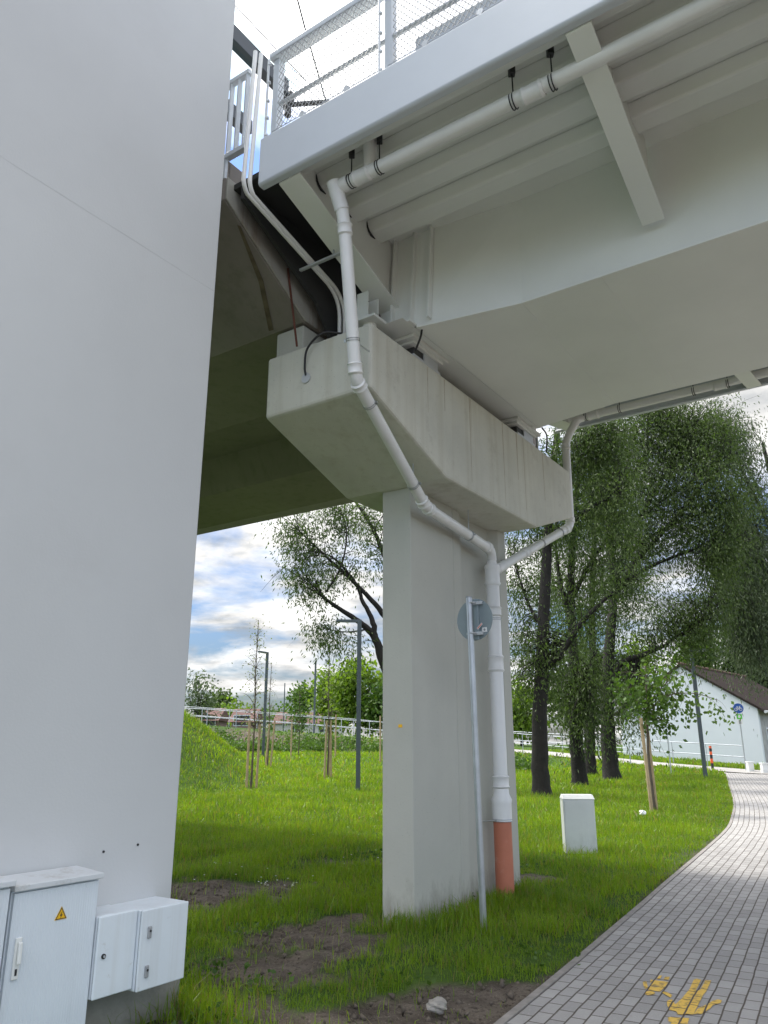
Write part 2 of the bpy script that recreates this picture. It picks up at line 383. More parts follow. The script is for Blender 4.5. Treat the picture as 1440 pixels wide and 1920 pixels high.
def catmull(P, n):
    P = [Vector((*p, 0)) for p in P]; P = [P[0]*2-P[1]]+P+[P[-1]*2-P[-2]]; out = []
    for i in range(1, len(P)-2):
        for k in range(n):
            t = k/n; a, b, c, d = P[i-1:i+3]
            out.append(.5*((2*b)+(c-a)*t+(2*a-5*b+4*c-d)*t*t+(3*b-a-3*c+d)*t**3))
    return out+[P[-2]]
EDGE_S = catmull(EDGE, 10)
EA = np.array([(p.x, p.y) for p in EDGE_S])
def edge_dist(x, y):                                                 # signed: positive on the path side (right)
    best = np.full(x.shape, 1e9); sg = np.ones(x.shape)
    for a, b in zip(EA[:-1], EA[1:]):
        d = b-a; t = np.clip(((x-a[0])*d[0]+(y-a[1])*d[1])/(d@d), 0, 1)
        dist = np.hypot(x-a[0]-t*d[0], y-a[1]-t*d[1]); k = dist < best
        best = np.where(k, dist, best); sg = np.where(k, np.sign((x-a[0])*d[1]-(y-a[1])*d[0]), sg)
    return best*sg
PATH_W = 4.6
def soil_mask(x, y):
    m = np.zeros(x.shape)
    wob = (vnoise(x, y, 1.7, 3)-.5)*1.1+(vnoise(x, y, 4.5, 4)-.5)*.7+(vnoise(x, y, 13, 5)-.5)*.4
    for cx, cy, rx, ry, a in SOIL:
        dx, dy = x-cx, y-cy; c, s = math.cos(a), math.sin(a)
        r = np.sqrt(((dx*c+dy*s)/rx)**2+((-dx*s+dy*c)/ry)**2)+wob
        m = np.maximum(m, 1-sstep(.75, 1.15, r))
    e = edge_dist(x, y)
    m = np.maximum(m, (1-sstep(.02, .16, -e+wob*.12))*np.where(y < 16, 1, .4))
    d, _, side = ramp_near(x, y); q = (side > 0)&(x < 3.5)&(y > 40)
    m = np.maximum(m, np.where(q, sstep(2.6,3.3,d+wob)*(1-sstep(6.5,8.0,d+wob)), 0))
    return m
def build_ground():
    xs = np.unique(np.concatenate([np.linspace(-900,-60,12), np.arange(-60,-12,2.0), np.arange(-12,-3,.5), np.arange(-3,3.2,.075), np.arange(3.2,24,.5), np.arange(24,70,2.), np.linspace(70,900,12)]))
    ys = np.unique(np.concatenate([np.linspace(-200,-4,8), np.arange(-4,4,.5), np.arange(4,12,.075), np.arange(12,64,.5), np.arange(64,140,4.), np.linspace(140,1600,14)]))
    X, Y = np.meshgrid(xs, ys); Z = ground(X, Y)
    s = soil_mask(X, Y); near = (Y > 3.5)&(Y < 13)&(np.abs(X) < 3.6)
    Z = Z + near*((vnoise(X,Y,4,8)-.5)*.05*(0.5+s)+s*(vnoise(X,Y,12,9)-.5)*.045-.02*s)
    e = edge_dist(X, Y); onpath = (e > 0)&(e < PATH_W+.3)&(Y < 37)
    Z = np.where(onpath, np.minimum(Z, ground(X,Y))-.12, Z)
    dr, _, _ = ramp_near(X, Y); Z = np.where((dr < 1.2), Z-.08, Z)
    nx, ny = len(xs), len(ys)
    V = np.stack([X.ravel(), Y.ravel(), Z.ravel()], 1)
    i = np.arange(nx*ny).reshape(ny, nx)
    a, b, c, d = i[:-1,:-1].ravel(), i[:-1,1:].ravel(), i[1:,1:].ravel(), i[1:,:-1].ravel()
    T = np.concatenate([np.stack([a,b,c],1), np.stack([a,c,d],1)])
    m = bpy.data.materials.new('meadow_ground'); m.use_nodes = True; nt = m.node_tree; N = nt.nodes; L = nt.links
    p = N['Principled BSDF']; p.inputs['Roughness'].default_value = .95; p.inputs['Specular IOR Level'].default_value = .2
    at_ = N.new('ShaderNodeAttribute'); at_.attribute_name = 'soil'
    g = N.new('ShaderNodeNewGeometry')
    def noise(sc, det=6):
        n = N.new('ShaderNodeTexNoise'); n.inputs['Scale'].default_value = sc; n.inputs['Detail'].default_value = det; L.new(g.outputs['Position'], n.inputs['Vector']); return n.outputs['Fac']
    def mix(f, ca, cb):
        k = N.new('ShaderNodeMix'); k.data_type = 'RGBA'
        L.new(f, k.inputs[0])
        for idx, cc in ((6, ca), (7, cb)):
            if isinstance(cc, tuple): k.inputs[idx].default_value = (*cc, 1)
            else: L.new(cc, k.inputs[idx])
        return k.outputs[2]
    def ramp(f, lo, hi):
        k = N.new('ShaderNodeMapRange'); k.inputs[1].default_value = lo; k.inputs[2].default_value = hi; L.new(f, k.inputs[0]); return k.outputs[0]
    n1, n2, n3 = noise(3.5), noise(28, 8), noise(90, 4)
    soil = mix(ramp(n1, .35, .65), (.070,.056,.045), (.140,.116,.093))
    soil = mix(ramp(n2, .52, .70), soil, (.045,.035,.026))
    soil = mix(ramp(n3, .60, .72), soil, (.23,.205,.17))
    gr = mix(ramp(noise(1.3), .35, .65), (.030,.065,.010), (.060,.110,.014))
    L.new(mix(at_.outputs['Fac'], gr, soil), p.inputs['Base Color'])
    bp = N.new('ShaderNodeBump'); bp.inputs['Strength'].default_value = .9; bp.inputs['Distance'].default_value = .03; L.new(n2, bp.inputs['Height']); L.new(bp.outputs[0], p.inputs['Normal'])
    o = tri_mesh('ground', V, T, m, org=Vector((0,0,0)))
    at2 = o.data.attributes.new('soil', 'FLOAT', 'POINT'); at2.data.foreach_set('value', soil_mask(X,Y).ravel().astype(np.float32))
    o.data.polygons.foreach_set('use_smooth', [True]*len(o.data.polygons))
    setp(o, kind='structure')
build_ground()

# paved path with running-bond blocks; UVs run along the path so that the courses follow its bend
def paver_mat(name, paint=None):
    m = bpy.data.materials.new(name); m.use_nodes = True; nt = m.node_tree; N = nt.nodes; L = nt.links
    p = N['Principled BSDF']; p.inputs['Roughness'].default_value = .88; p.inputs['Specular IOR Level'].default_value = .3
    uv = N.new('ShaderNodeUVMap'); uv.uv_map = 'UVMap'
    # slight wander of the joints
    nz = N.new('ShaderNodeTexNoise'); nz.inputs['Scale'].default_value = 2.5; nz.inputs['Detail'].default_value = 2; L.new(uv.outputs[0], nz.inputs['Vector'])
    sb = N.new('ShaderNodeVectorMath'); sb.operation = 'SUBTRACT'; L.new(nz.outputs['Color'], sb.inputs[0]); sb.inputs[1].default_value = (.5,.5,.5)
    sc = N.new('ShaderNodeVectorMath'); sc.operation = 'SCALE'; L.new(sb.outputs[0], sc.inputs[0]); sc.inputs['Scale'].default_value = .022
    ad = N.new('ShaderNodeVectorMath'); ad.operation = 'ADD'; L.new(uv.outputs[0], ad.inputs[0]); L.new(sc.outputs[0], ad.inputs[1])
    br = N.new('ShaderNodeTexBrick'); br.offset = .5; br.squash = 1
    br.inputs['Scale'].default_value = 1; br.inputs['Brick Width'].default_value = .2; br.inputs['Row Height'].default_value = .1
    br.inputs['Mortar Size'].default_value = .0058; br.inputs['Mortar Smooth'].default_value = .25; br.inputs['Bias'].default_value = 0
    br.inputs['Color1'].default_value = (0,0,0,1); br.inputs['Color2'].default_value = (1,1,1,1); br.inputs['Mortar'].default_value = (.5,.5,.5,1)
    L.new(ad.outputs[0], br.inputs['Vector'])
    def noise(s, d=6, vec=None):
        n = N.new('ShaderNodeTexNoise'); n.inputs['Scale'].default_value = s; n.inputs['Detail'].default_value = d; L.new(uv.outputs[0], n.inputs['Vector']); return n.outputs['Fac']
    def mix(f, ca, cb):
        k = N.new('ShaderNodeMix'); k.data_type = 'RGBA'; L.new(f, k.inputs[0])
        for idx, cc in ((6, ca), (7, cb)):
            if isinstance(cc, tuple): k.inputs[idx].default_value = (*cc, 1)
            else: L.new(cc, k.inputs[idx])
        return k.outputs[2]
    def ramp(f, lo, hi, o0=0, o1=1):
        k = N.new('ShaderNodeMapRange'); k.inputs[1].default_value = lo; k.inputs[2].default_value = hi; k.inputs[3].default_value = o0; k.inputs[4].default_value = o1; L.new(f, k.inputs[0]); return k.outputs[0]
    if paint: c = mix(ramp(noise(22,8), .50, .66), paint, (.34,.24,.09)); c = mix(ramp(noise(5,8), .62, .72, 0, .8), c, (.24,.20,.15))
    else:
        c = mix(br.outputs['Color'], (.300,.291,.282), (.395,.382,.371))
        c = mix(ramp(noise(2.2), .40, .72, 0, .5), c, (.27,.26,.248))
        c = mix(ramp(noise(60,3), .56, .75, 0, .5), c, (.46,.447,.43))
        c = mix(ramp(noise(9,8), .66, .76, 0, .7), c, (.17,.15,.13))
    c = mix(br.outputs['Fac'], c, (.105,.088,.074))
    L.new(c, p.inputs['Base Color'])
    inv = N.new('ShaderNodeMath'); inv.operation = 'MULTIPLY_ADD'; L.new(br.outputs['Fac'], inv.inputs[0]); inv.inputs[1].default_value = -1; 
    n9 = noise(120, 3); sc9 = N.new('ShaderNodeMath'); sc9.operation = 'MULTIPLY'; L.new(n9, sc9.inputs[0]); sc9.inputs[1].default_value = .25; L.new(sc9.outputs[0], inv.inputs[2])
    bp = N.new('ShaderNodeBump'); bp.inputs['Strength'].default_value = .8; bp.inputs['Distance'].default_value = .008; L.new(inv.outputs[0], bp.inputs['Height']); L.new(bp.outputs[0], p.inputs['Normal'])
    return m

def strip_mesh(name, left, right, m, lift, kind='structure', zfn=None):
    n = len(left); vs = []; uvs = []; s = 0
    cols = 9
    for i in range(n):
        if i: s += ((left[i]+right[i])/2-(left[i-1]+right[i-1])/2).length
        for k in range(cols):
            t = k/(cols-1); p = left[i].lerp(right[i], t)
            z = (zfn(p.x, p.y) if zfn else gz(p.x, p.y))+lift
            vs.append((p.x, p.y, z)); uvs.append((s, t*(right[i]-left[i]).length))
    fs = [(i*cols+k, i*cols+k+1, (i+1)*cols+k+1, (i+1)*cols+k) for i in range(n-1) for k in range(cols-1)]
    me = bpy.data.meshes.new(name); me.from_pydata(vs, [], fs)
    uvl = me.uv_layers.new(name='UVMap')
    for lp in me.loops: uvl.data[lp.index].uv = uvs[lp.vertex_index]
    me.polygons.foreach_set('use_smooth', [True]*len(me.polygons))
    bm = bmesh.new(); bm.from_mesh(me)
    bmesh.ops.recalc_face_normals(bm, faces=bm.faces[:])
    if bm.faces[0].normal.z < 0: bmesh.ops.reverse_faces(bm, faces=bm.faces[:])
    bm.to_mesh(me); bm.free()
    o = link_mesh(name, me, m); o['kind'] = kind
    return o
def offset_curve(P, d):
    out = []
    for i, p in enumerate(P):
        t = (P[min(i+1, len(P)-1)]-P[max(i-1, 0)]).normalized(); out.append(p+Vector((t.y, -t.x, 0))*d)
    return out
strip_mesh('paved_path', EDGE_S, offset_curve(EDGE_S, PATH_W), paver_mat('pavers'), .004)
def build_kerb():
    # a flush row of edging blocks along the path's left side
    mb = MB(); o = offset_curve(EDGE_S, -.055); i_ = offset_curve(EDGE_S, -.003)
    for k in range(len(o)-1):
        q = [o[k], i_[k], i_[k+1], o[k+1]]
        b = [Vector((p.x, p.y, gz(p.x,p.y)-.12)) for p in q]; t = [Vector((p.x, p.y, gz(p.x,p.y)+.012)) for p in q]
        mb.hexa(b+t)
    setp(obj('path_edging', mb, M['kerb']), kind='structure')
build_kerb()
ramp_pts = catmull([(a, b) for a, b, _ in RAMP[1:]], 10)
RP = np.array([(p.x, p.y) for p in ramp_pts])
def ramp_z(x, y):
    _, z, _ = ramp_near(np.array([x]), np.array([y])); return float(z[0])
strip_mesh('cycle_path', offset_curve(ramp_pts, -1.5), offset_curve(ramp_pts, 1.5), mat('cycle_path_paving', (.33,.315,.295), .9, .10, 1.2, .1, 60), .03, zfn=ramp_z)

# painted pedestrians on the path (upside down as seen from here)
def build_marking():
    def P(x, y): 
        p = at(1130+x/4.645, 1790+y/4.645, 1.0); o = Vector((0,0,EYE)); d = p-o; t = (0.0085-EYE)/d.z; return o+d*t
    polys = [
     [(350,235),(382,232),(388,265),(397,285),(372,298),(356,270)], [(416,214),(442,220),(414,250)],
     [(490,182),(518,180),(500,210),(470,212)], [(545,190),(585,192),(572,218),(530,218)],
     [(455,222),(575,236),(545,280),(500,320),(395,310),(410,280)],
     [(410+46*math.cos(k*.3927), 334+18*math.sin(k*.3927)) for k in range(16)],
     [(515,313),(560,325),(607,352),(590,374),(555,352),(513,330)],
     [(795,215),(820,208),(858,218),(812,308),(752,306)], [(892,222),(945,225),(905,312),(845,314),(880,250)],
     [(722,340),(752,306),(905,314),(875,350),(790,520),(655,520),(640,492),(665,420)],
     [(560,402),(600,385),(630,428),(660,420),(640,492),(580,480),(562,440)], [(722,340),(665,420),(640,426),(690,380)],
     [(832,465),(900,435),(960,400),(1005,388),(1038,395),(1028,420),(960,437),(938,465),(860,516),(793,516)],
     [(600,540),(755,552),(735,610),(705,665),(640,672),(585,640),(596,590)], [(568,548),(605,538),(594,585),(574,580)]]
    v0 = Vector((EDGE[1][0], EDGE[1][1], 0))
    vs, fs, uvs = [], [], []
    s = 0; segs = []
    for a, b in zip(EDGE_S[:-1], EDGE_S[1:]):
        segs.append((a, b, s)); s += (b-a).length
    # same path coordinates as the paving (mid-line length, distance from the left edge)
    mid = [(a+b)/2 for a, b in zip(EDGE_S, offset_curve(EDGE_S, PATH_W))]
    ms = [0]
    for i in range(1, len(mid)): ms.append(ms[-1]+(mid[i]-mid[i-1]).length)
    def st(p):
        best = None
        for i in range(len(EDGE_S)-1):
            a, b = EDGE_S[i], EDGE_S[i+1]; d = b-a; t = ((p.x-a.x)*d.x+(p.y-a.y)*d.y)/d.length_squared
            if -.02 <= t <= 1.02:
                off = ((p.x-a.x)*d.y-(p.y-a.y)*d.x)/d.length
                if best is None or abs(off) < abs(best[1]): best = (ms[i]+t*(ms[i+1]-ms[i]), off)
        return best
    for poly in polys:
        o = len(vs); q = [P(*c) for c in poly]
        vs += [tuple(p) for p in q]; uvs += [st(p) for p in q]; fs.append(tuple(range(o, o+len(q))))
    me = bpy.data.meshes.new('path_marking'); me.from_pydata(vs, [], fs)
    uvl = me.uv_layers.new(name='UVMap')
    for lp in me.loops: uvl.data[lp.index].uv = uvs[lp.vertex_index]
    bm = bmesh.new(); bm.from_mesh(me)
    for f in bm.faces:
        f.normal_update()
        if f.normal.z < 0: f.normal_flip()
    bm.to_mesh(me); bm.free()
    o = link_mesh('path_marking', me, paver_mat('yellow_paint', (.72,.47,.10)))
    setp(o, 'worn yellow paint of an adult and child on grey paving', 'road marking')
build_marking()

# ------------------------------------------------------------------ white pier at the left with its electric boxes
t = thing('lift_tower', 'tall smooth white wall of a tower filling the left side', 'tower', U(4.2, 2, 0))
mb = MB().bu(4.2, 6.4, -.6, 3.745, .27, 14.0); obj('wall', mb, M['pier_white'], t, .012)
mb = MB().bu(4.16, 6.4, -.7, 3.84, -.4, .27); obj('footing', mb, M['footing'], t, .02)
obj('joint_line', MB().bu(4.1992, 4.2, -.59, 3.74, 5.11, 5.117), mat('joint_line', (.512,.522,.522), .6, .1, 3), t)
for (v, z) in ((3.19,.985),(3.44,1.0)):
    obj('anchor_hole', MB().disc(U(4.198, v, z), BX, .007, .008, 10), M['black'], t)

def lock_plate(parent, u, v, z):
    p = obj('lock', MB().bu(u-.012, u-.001, v-.013, v+.013, z-.032, z+.032), M['grey_part'], parent, .008)
    obj('keyhole', MB().disc(U(u-.0145, v, z+.008), BX, .006, .006, 10), M['black'], p)
def wall_box(label, u0, u1, v0, v1, z0, z1, locks, dirty):
    t = thing('junction_box', label, 'electrical box', U(u1, (v0+v1)/2, z0), 'electrical boxes on the white tower')
    obj('housing', MB().bu(u0+.022, u1, v0, v1, z0, z1), M['cabinet'], t, .006)
    obj('seal', MB().bu(u0+.016, u0+.021, v0+.006, v1-.006, z0+.006, z1-.006), M['gasket_gap_black'], t)
    d = obj('door', MB().bu(u0, u0+.016, v0, v1, z0, z1), dirty, t, .006)
    for kind, v, z in locks:
        if kind == 'plate': lock_plate(d, u0, v, z)
        else:
            k = obj('lock', MB().disc(U(u0-.004, v, z), BX, .013, .008, 18), M['black'], d)
            obj('keyhole', MB().disc(U(u0-.010, v, z), BX, .006, .005, 12), M['zinc_pale'], k)
wall_box('larger pale grey wall box with two grey locks, right of the small box', 3.895, 4.199, 3.268, 3.615, .27, .685, [('plate',3.325,.565),('plate',3.325,.365)], M['cabinet_dirty'])
wall_box('smaller pale grey wall box with one round black lock', 3.93, 4.199, 3.005, 3.264, .285, .69, [('round',3.05,.49)], M['cabinet_dirty'])

def ground_cabinet(label, u0, u1, v0, v1, z1, full):
    t = thing('electrical_cabinet', label, 'electrical cabinet', U((u0+u1)/2, (v0+v1)/2, 0), 'electrical cabinets by the white tower')
    obj('body', MB().bu(u0+.02, u1, v0, v1, -.05, z1-.035), M['cabinet'], t, .004)
    n = 34; prof = [(u0+.019, v1-.006), (u0+.019, v0+.006)]
    for k in range(n+1):
        v = v0+.006+(v1-v0-.012)*k/n; prof += [(u0+(.0012 if 0 < k < n else .0), v), (u0, v+(v1-v0)*.35/n)] if k < n else [(u0, v)]
    d = obj('door', MB().prism([U(a,b,.03) for a,b in prof], [U(a,b,z1-.045) for a,b in prof]), M['cabinet'], t)
    lid = [U(u0-.022, v0-.01, z1-.034), U(u0-.022, v1+.01, z1-.034), U(u1, v1+.01, z1-.034), U(u1, v0-.01, z1-.034),
           U(u0-.022, v0-.01, z1-.006), U(u0-.022, v1+.01, z1-.006), U(u1, v1+.01, z1+.012), U(u1, v0-.01, z1+.012)]
    obj('lid', MB().hexa(lid), M['cabinet_lid'], t, .004)
    if full:
        # swing handle with a cylinder lock below
        hv = v0+.055; hz = .585
        h = obj('handle', MB().bu(u0-.012, u0-.001, hv-.018, hv+.018, hz-.105, hz+.085), M['cabinet_white'], d, .011, segs=3)
        obj('lever', MB().bar(U(u0-.020, hv+.004, hz+.065), U(u0-.026, hv+.002, hz-.035), .022, .012, BX), M['cabinet_white'], h, .005)
        obj('keyhole', MB().bu(u0-.0145, u0-.0125, hv-.006, hv+.006, hz-.085, hz-.055), M['black'], h, .002)
        # warning triangle
        c = (2.775, .735); r = .034
        def tri(k, du, z=c[1]): return [U(u0-du, c[0]+k*r*math.sin(a), z+k*r*math.cos(a)) for a in (0, 2*math.pi/3, 4*math.pi/3)]
        s = obj('warning_sign', MB().prism(tri(1.25, .001), tri(1.25, .0022)), M['yellow'], d)
        o_, i_ = tri(1.12, .003), tri(.92, .003); o2, i2 = tri(1.12, .0036), tri(.92, .0036)
        mb = MB()
        for k in range(3):
            j = (k+1)%3; mb.hexa([o_[k], o_[j], i_[j], i_[k], o2[k], o2[j], i2[j], i2[k]])
        obj('border', mb, M['black'], s)
        bolt = [(.006,.022),(-.008,.0),(-.0005,.0),(-.006,-.016),(.008,.006),(.0005,.006)]
        a = [U(u0-.003, c[0]+x, c[1]-.003+y) for x, y in bolt]; b = [U(u0-.0036, c[0]+x, c[1]-.003+y) for x, y in bolt]
        obj('lightning_bolt', MB().prism(a, b), M['black'], s)
    return t
ground_cabinet('grey electrical cabinet with yellow lightning warning triangle and white handle', 3.955, 4.19, 2.49, 3.0, .92, True)
ground_cabinet('grey electrical cabinet cut by the left edge of the photo', 3.92, 4.19, 1.89, 2.452, .955, False)

# ------------------------------------------------------------------ concrete pier: wall pillar with hammerhead cap
t = thing('bridge_pier', 'grey concrete bridge pier with hammerhead cap and wall pillar', 'bridge pier', U(4.36, 7.75, 0))
def poly_vz(pts, u0, u1): return MB().prism([U(u0, v, z) for v, z in pts], [U(u1, v, z) for v, z in pts])
plan = [(4.18,6.65),(4.18,7.555),(4.20,7.57),(4.185,7.585),(4.21,7.80),(4.29,7.90),(4.29,8.66),(4.18,8.76),(4.17,8.95),(4.54,8.95),(4.54,6.65)]
pil = MB().prism([U(u, v, -.4) for u, v in plan], [U(u, v, 4.30) for u, v in plan])
obj('pillar', pil, M['concrete_pillar'], t, .012)
cap = [(5.23,5.40),(5.23,4.735),(6.60,4.25),(8.92,4.25),(10.25,4.70),(10.25,5.40)]
obj('pier_cap', poly_vz(cap, 3.70, 5.00), M['concrete'], t, .028)
obj('bearing_block', MB().bu(4.62, 4.98, 5.33, 5.80, 5.40, 5.72), M['concrete_pillar'], t, .01)
obj('bearing_block', MB().bu(4.62, 4.98, 9.3, 9.8, 5.40, 5.72), M['concrete_pillar'], t, .01)
stain_m = mat('water_stain', (.43,.39,.30), .9, .2, 14, streak=.6, streak_col=(.33,.28,.20))
for v, zb, w in ((7.17,4.36,.012),(7.20,4.9,.007),(8.02,4.30,.010),(8.42,4.75,.016),(8.62,4.40,.009),(6.25,4.85,.010),(6.6,5.0,.016),(9.25,4.7,.012)):
    q = [(v-w,5.37),(v+w,5.37),(v+w*.45,zb+.3),(v+w*.2,zb),(v-w*.3,zb),(v-w*.6,zb+.35)]
    obj('water_stain', MB().prism([U(3.6992,a,b) for a,b in q], [U(3.70,a,b) for a,b in q]), stain_m, t)
obj('sticker', MB().bu(4.30, 4.345, 6.647, 6.6495, 1.76, 1.79), M['yellow'], t)

# bearings on the cap under the steel box
def bearing(v, label):
    t = thing('bridge_bearing', label, 'bridge bearing', U(4.0, v, 5.40), 'bearings under the steel bridge')
    obj('base_plate', MB().bu(3.715, 4.1, v-.27, v+.27, 5.40, 5.43), M['zinc_pale'], t, .004)
    obj('rubber_block', MB().bu(3.745, 4.05, v-.22, v+.22, 5.43, 5.535), M['rubber'], t, .006)
    obj('cover_plate', MB().bu(3.722, 3.742, v-.05, v+.23, 5.435, 5.53), M['zinc_pale'], t, .003)
    obj('top_plate', MB().bu(3.70, 4.1, v-.30, v+.30, 5.535, 5.562), M['steel_under'], t, .004)
    obj('top_plate', MB().bu(3.66, 4.14, v-.36, v+.36, 5.5635, 5.60), M['steel_under'], t, .004)
bearing(6.28, 'bridge bearing with dark rubber block at the near end of the cap')
bearing(8.78, 'bridge bearing with dark rubber block at the far end of the cap')

# ------------------------------------------------------------------ steel bridge
VN, VF, DZ = 4.17, 11.22, 6.75
t = thing('steel_bridge', 'white steel bridge deck with box girder, brackets and ribs overhead', 'bridge', U(2, 7.7, 5.6))
UE = 4.22; US = -16.0
obj('deck_plate', MB().bu(US, 4.06, VN+.06, VF-.06, DZ, DZ+.14), M['steel_under'], t, .004)
def fascia(v0, sgn):
    pts = [(0,6.465),(0,6.96),(.10,6.985),(.10,6.93),(.035,6.91),(.035,6.50),(.085,6.47),(.085,6.445),(.02,6.445)]
    a = [U(UE, v0+sgn*x, z) for x, z in pts]; b = [U(US, v0+sgn*x, z) for x, z in pts]
    return MB().prism(a, b)
obj('edge_beam', fascia(VN, 1), M['steel_white'], t, .012, segs=3)
obj('edge_beam', fascia(VF, -1), M['steel_white'], t, .012, segs=3)
def rib(v):
    w, b, h = .155, .105, .13
    pr = [(v-w, DZ+.001), (v-b, DZ-h), (v+b, DZ-h), (v+w, DZ+.001)]
    return MB().prism([U(4.02, a, z) for a, z in pr], [U(US, a, z) for a, z in pr])
for v in (4.36, 4.77, 5.18, 5.59, 9.15, 9.56, 9.97, 10.38, 10.79): obj('rib', rib(v), M['steel_under'], t, .02)
for v in (4.77, 5.18, 5.59):    # cope holes where the ribs pass the end beam
    obj('cope_hole', MB().tube([U(3.897,v-.165,DZ-.03), U(3.897,v-.155,DZ-.09), U(3.897,v-.13,DZ-.125), U(3.897,v-.09,DZ-.148), U(3.897,v-.02,DZ-.150)], [.004,.010,.012,.014,.005], 8), M['black'], t)
# box girder: flares outward near its end
wb = [(4.02,5.83,5.92),(3.55,5.83,5.92),(2.5,6.01,6.04),(US,6.01,6.04)]
mb = MB()
for (ua, ba, ta), (ub, bb, tb) in zip(wb[:-1], wb[1:]):
    mb.hexa([U(ua,ba,5.604), U(ub,bb,5.604), U(ub,bb+.03,5.604), U(ua,ba+.03,5.604), U(ua,ta,DZ), U(ub,tb,DZ), U(ub,tb+.03,DZ), U(ua,ta+.03,DZ)])
obj('girder_web', mb, M['steel_under'], t)
wf = [(4.02,8.84,8.78),(3.55,8.84,8.78),(2.5,8.66,8.64),(US,8.66,8.64)]
mb = MB()
for (ua, ba, ta), (ub, bb, tb) in zip(wf[:-1], wf[1:]):
    mb.hexa([U(ua,ba-.03,5.604), U(ub,bb-.03,5.604), U(ub,bb,5.604), U(ua,ba,5.604), U(ua,ta-.03,DZ), U(ub,tb-.03,DZ), U(ub,tb,DZ), U(ua,ta,DZ)])
obj('girder_web', mb, M['steel_under'], t)
mb = MB(); so = [(3.56,5.805,8.865),(2.5,5.985,8.685),(US,5.985,8.685)]
for (ua, na, fa), (ub, nb, fb) in zip(so[:-1], so[1:]):
    mb.hexa([U(ua,na,5.57), U(ub,nb,5.57), U(ub,fb,5.57), U(ua,fa,5.57), U(ua,na,5.60), U(ub,nb,5.60), U(ub,fb,5.60), U(ua,fa,5.60)])
obj('girder_soffit', mb, M['steel_under'], t, .006)
obj('end_soffit', MB().bu(3.565, 4.06, 5.70, 8.95, 5.604, 5.63), M['steel_under'], t, .004)
obj('sole_plate', MB().bu(3.60, 4.10, 5.62, 6.72, 5.602, 5.6035+.0), M['steel_under'], t)
obj('end_diaphragm', MB().bu(3.98, 4.015, 5.95, 8.75, 5.634, DZ-.002), M['steel_under'], t)
obj('weld_seam', MB().bu(1.74, 1.76, 6.0, 8.67, 5.566, 5.57), M['steel_under'], t, .002)
obj('weld_seam', MB().bu(3.60, 3.63, 5.83, 8.84, 5.596, 5.604), M['steel_under'], t, .002)
for u in (3.62, 3.42, 3.86): obj('web_stiffener', MB().hexa([U(u,5.77,5.634), U(u-.02,5.77,5.634), U(u-.02,5.84,5.634), U(u,5.84,5.634), U(u,5.87,DZ-.002), U(u-.02,5.87,DZ-.002), U(u-.02,5.93,DZ-.002), U(u,5.93,DZ-.002)]), M['steel_under'], t)
# cantilever brackets: tapered web with a flat bottom flange; the end beam is the same thing at the joint
def bracket(u0, u1, near, name):
    vo, vi = (VN+.087, 5.93) if near else (VF-.087, 8.75)
    zo, zi = 6.455, 5.90 if near else 5.93
    fl = MB().hexa([U(u0,vo,zo-.02), U(u1,vo,zo-.02), U(u1,vi,zi-.02), U(u0,vi,zi-.02), U(u0,vo,zo), U(u1,vo,zo), U(u1,vi,zi), U(u0,vi,zi)])
    um = (u0+u1)/2
    f = obj(name, fl, M['steel_under'], t, .004)
    w = MB().hexa([U(um-.01,vo,zo+.001), U(um+.01,vo,zo+.001), U(um+.01,vi,zi+.001), U(um-.01,vi,zi+.001), U(um-.01,vo,DZ-.002), U(um+.01,vo,DZ-.002), U(um+.01,vi,DZ-.002), U(um-.01,vi,DZ-.002)])
    obj('bracket_web', w, M['steel_under'], f)
for u in (1.235, -1.6, -4.4, -7.2):
    bracket(u-.095, u+.095, True, 'bracket'); bracket(u-.095, u+.095, False, 'bracket')
bracket(3.79, 4.04, True, 'end_beam'); bracket(3.79, 4.04, False, 'end_beam')
for v in (5.50, 5.68): obj('end_stiffener', MB().bu(3.93, 4.06, v-.008, v+.008, 5.634, 5.96), M['steel_under'], t)
obj('jacking_plate', MB().bu(3.80, 4.12, 5.42, 5.70, 5.604, 5.632), M['steel_under'], t, .004)
obj('jacking_stub', MB().tube([U(3.95,5.56,5.50), U(3.95,5.56,5.603)], .07, 16), M['steel_under'], t, smooth=40)

# ------------------------------------------------------------------ old concrete bridge beyond the pier
t = thing('concrete_bridge', 'old dark concrete bridge continuing behind the pier cap', 'bridge', U(12, 7.7, 5.6))
prof = [(4.15,6.72),(4.15,6.47),(5.34,5.76),(6.78,5.70),(6.98,6.25),(8.5,6.25),(8.74,5.70),(10.14,5.70),(11.36,6.06),(11.36,6.72)]
ring = lambda u: [U(u, v, z) for v, z in prof]
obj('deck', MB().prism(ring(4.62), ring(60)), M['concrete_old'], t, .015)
ep = [(4.155,6.715),(4.155,6.475),(5.34,5.765),(6.77,5.735),(6.77,6.715)]
obj('end_face', MB().prism([U(4.60,v,z) for v,z in ep], [U(4.6195,v,z) for v,z in ep]), M['concrete_stained'], t, .008)
obj('parapet', MB().bu(4.64, 60, 4.16, 4.40, 6.722, 6.95), M['concrete_old'], t, .02)
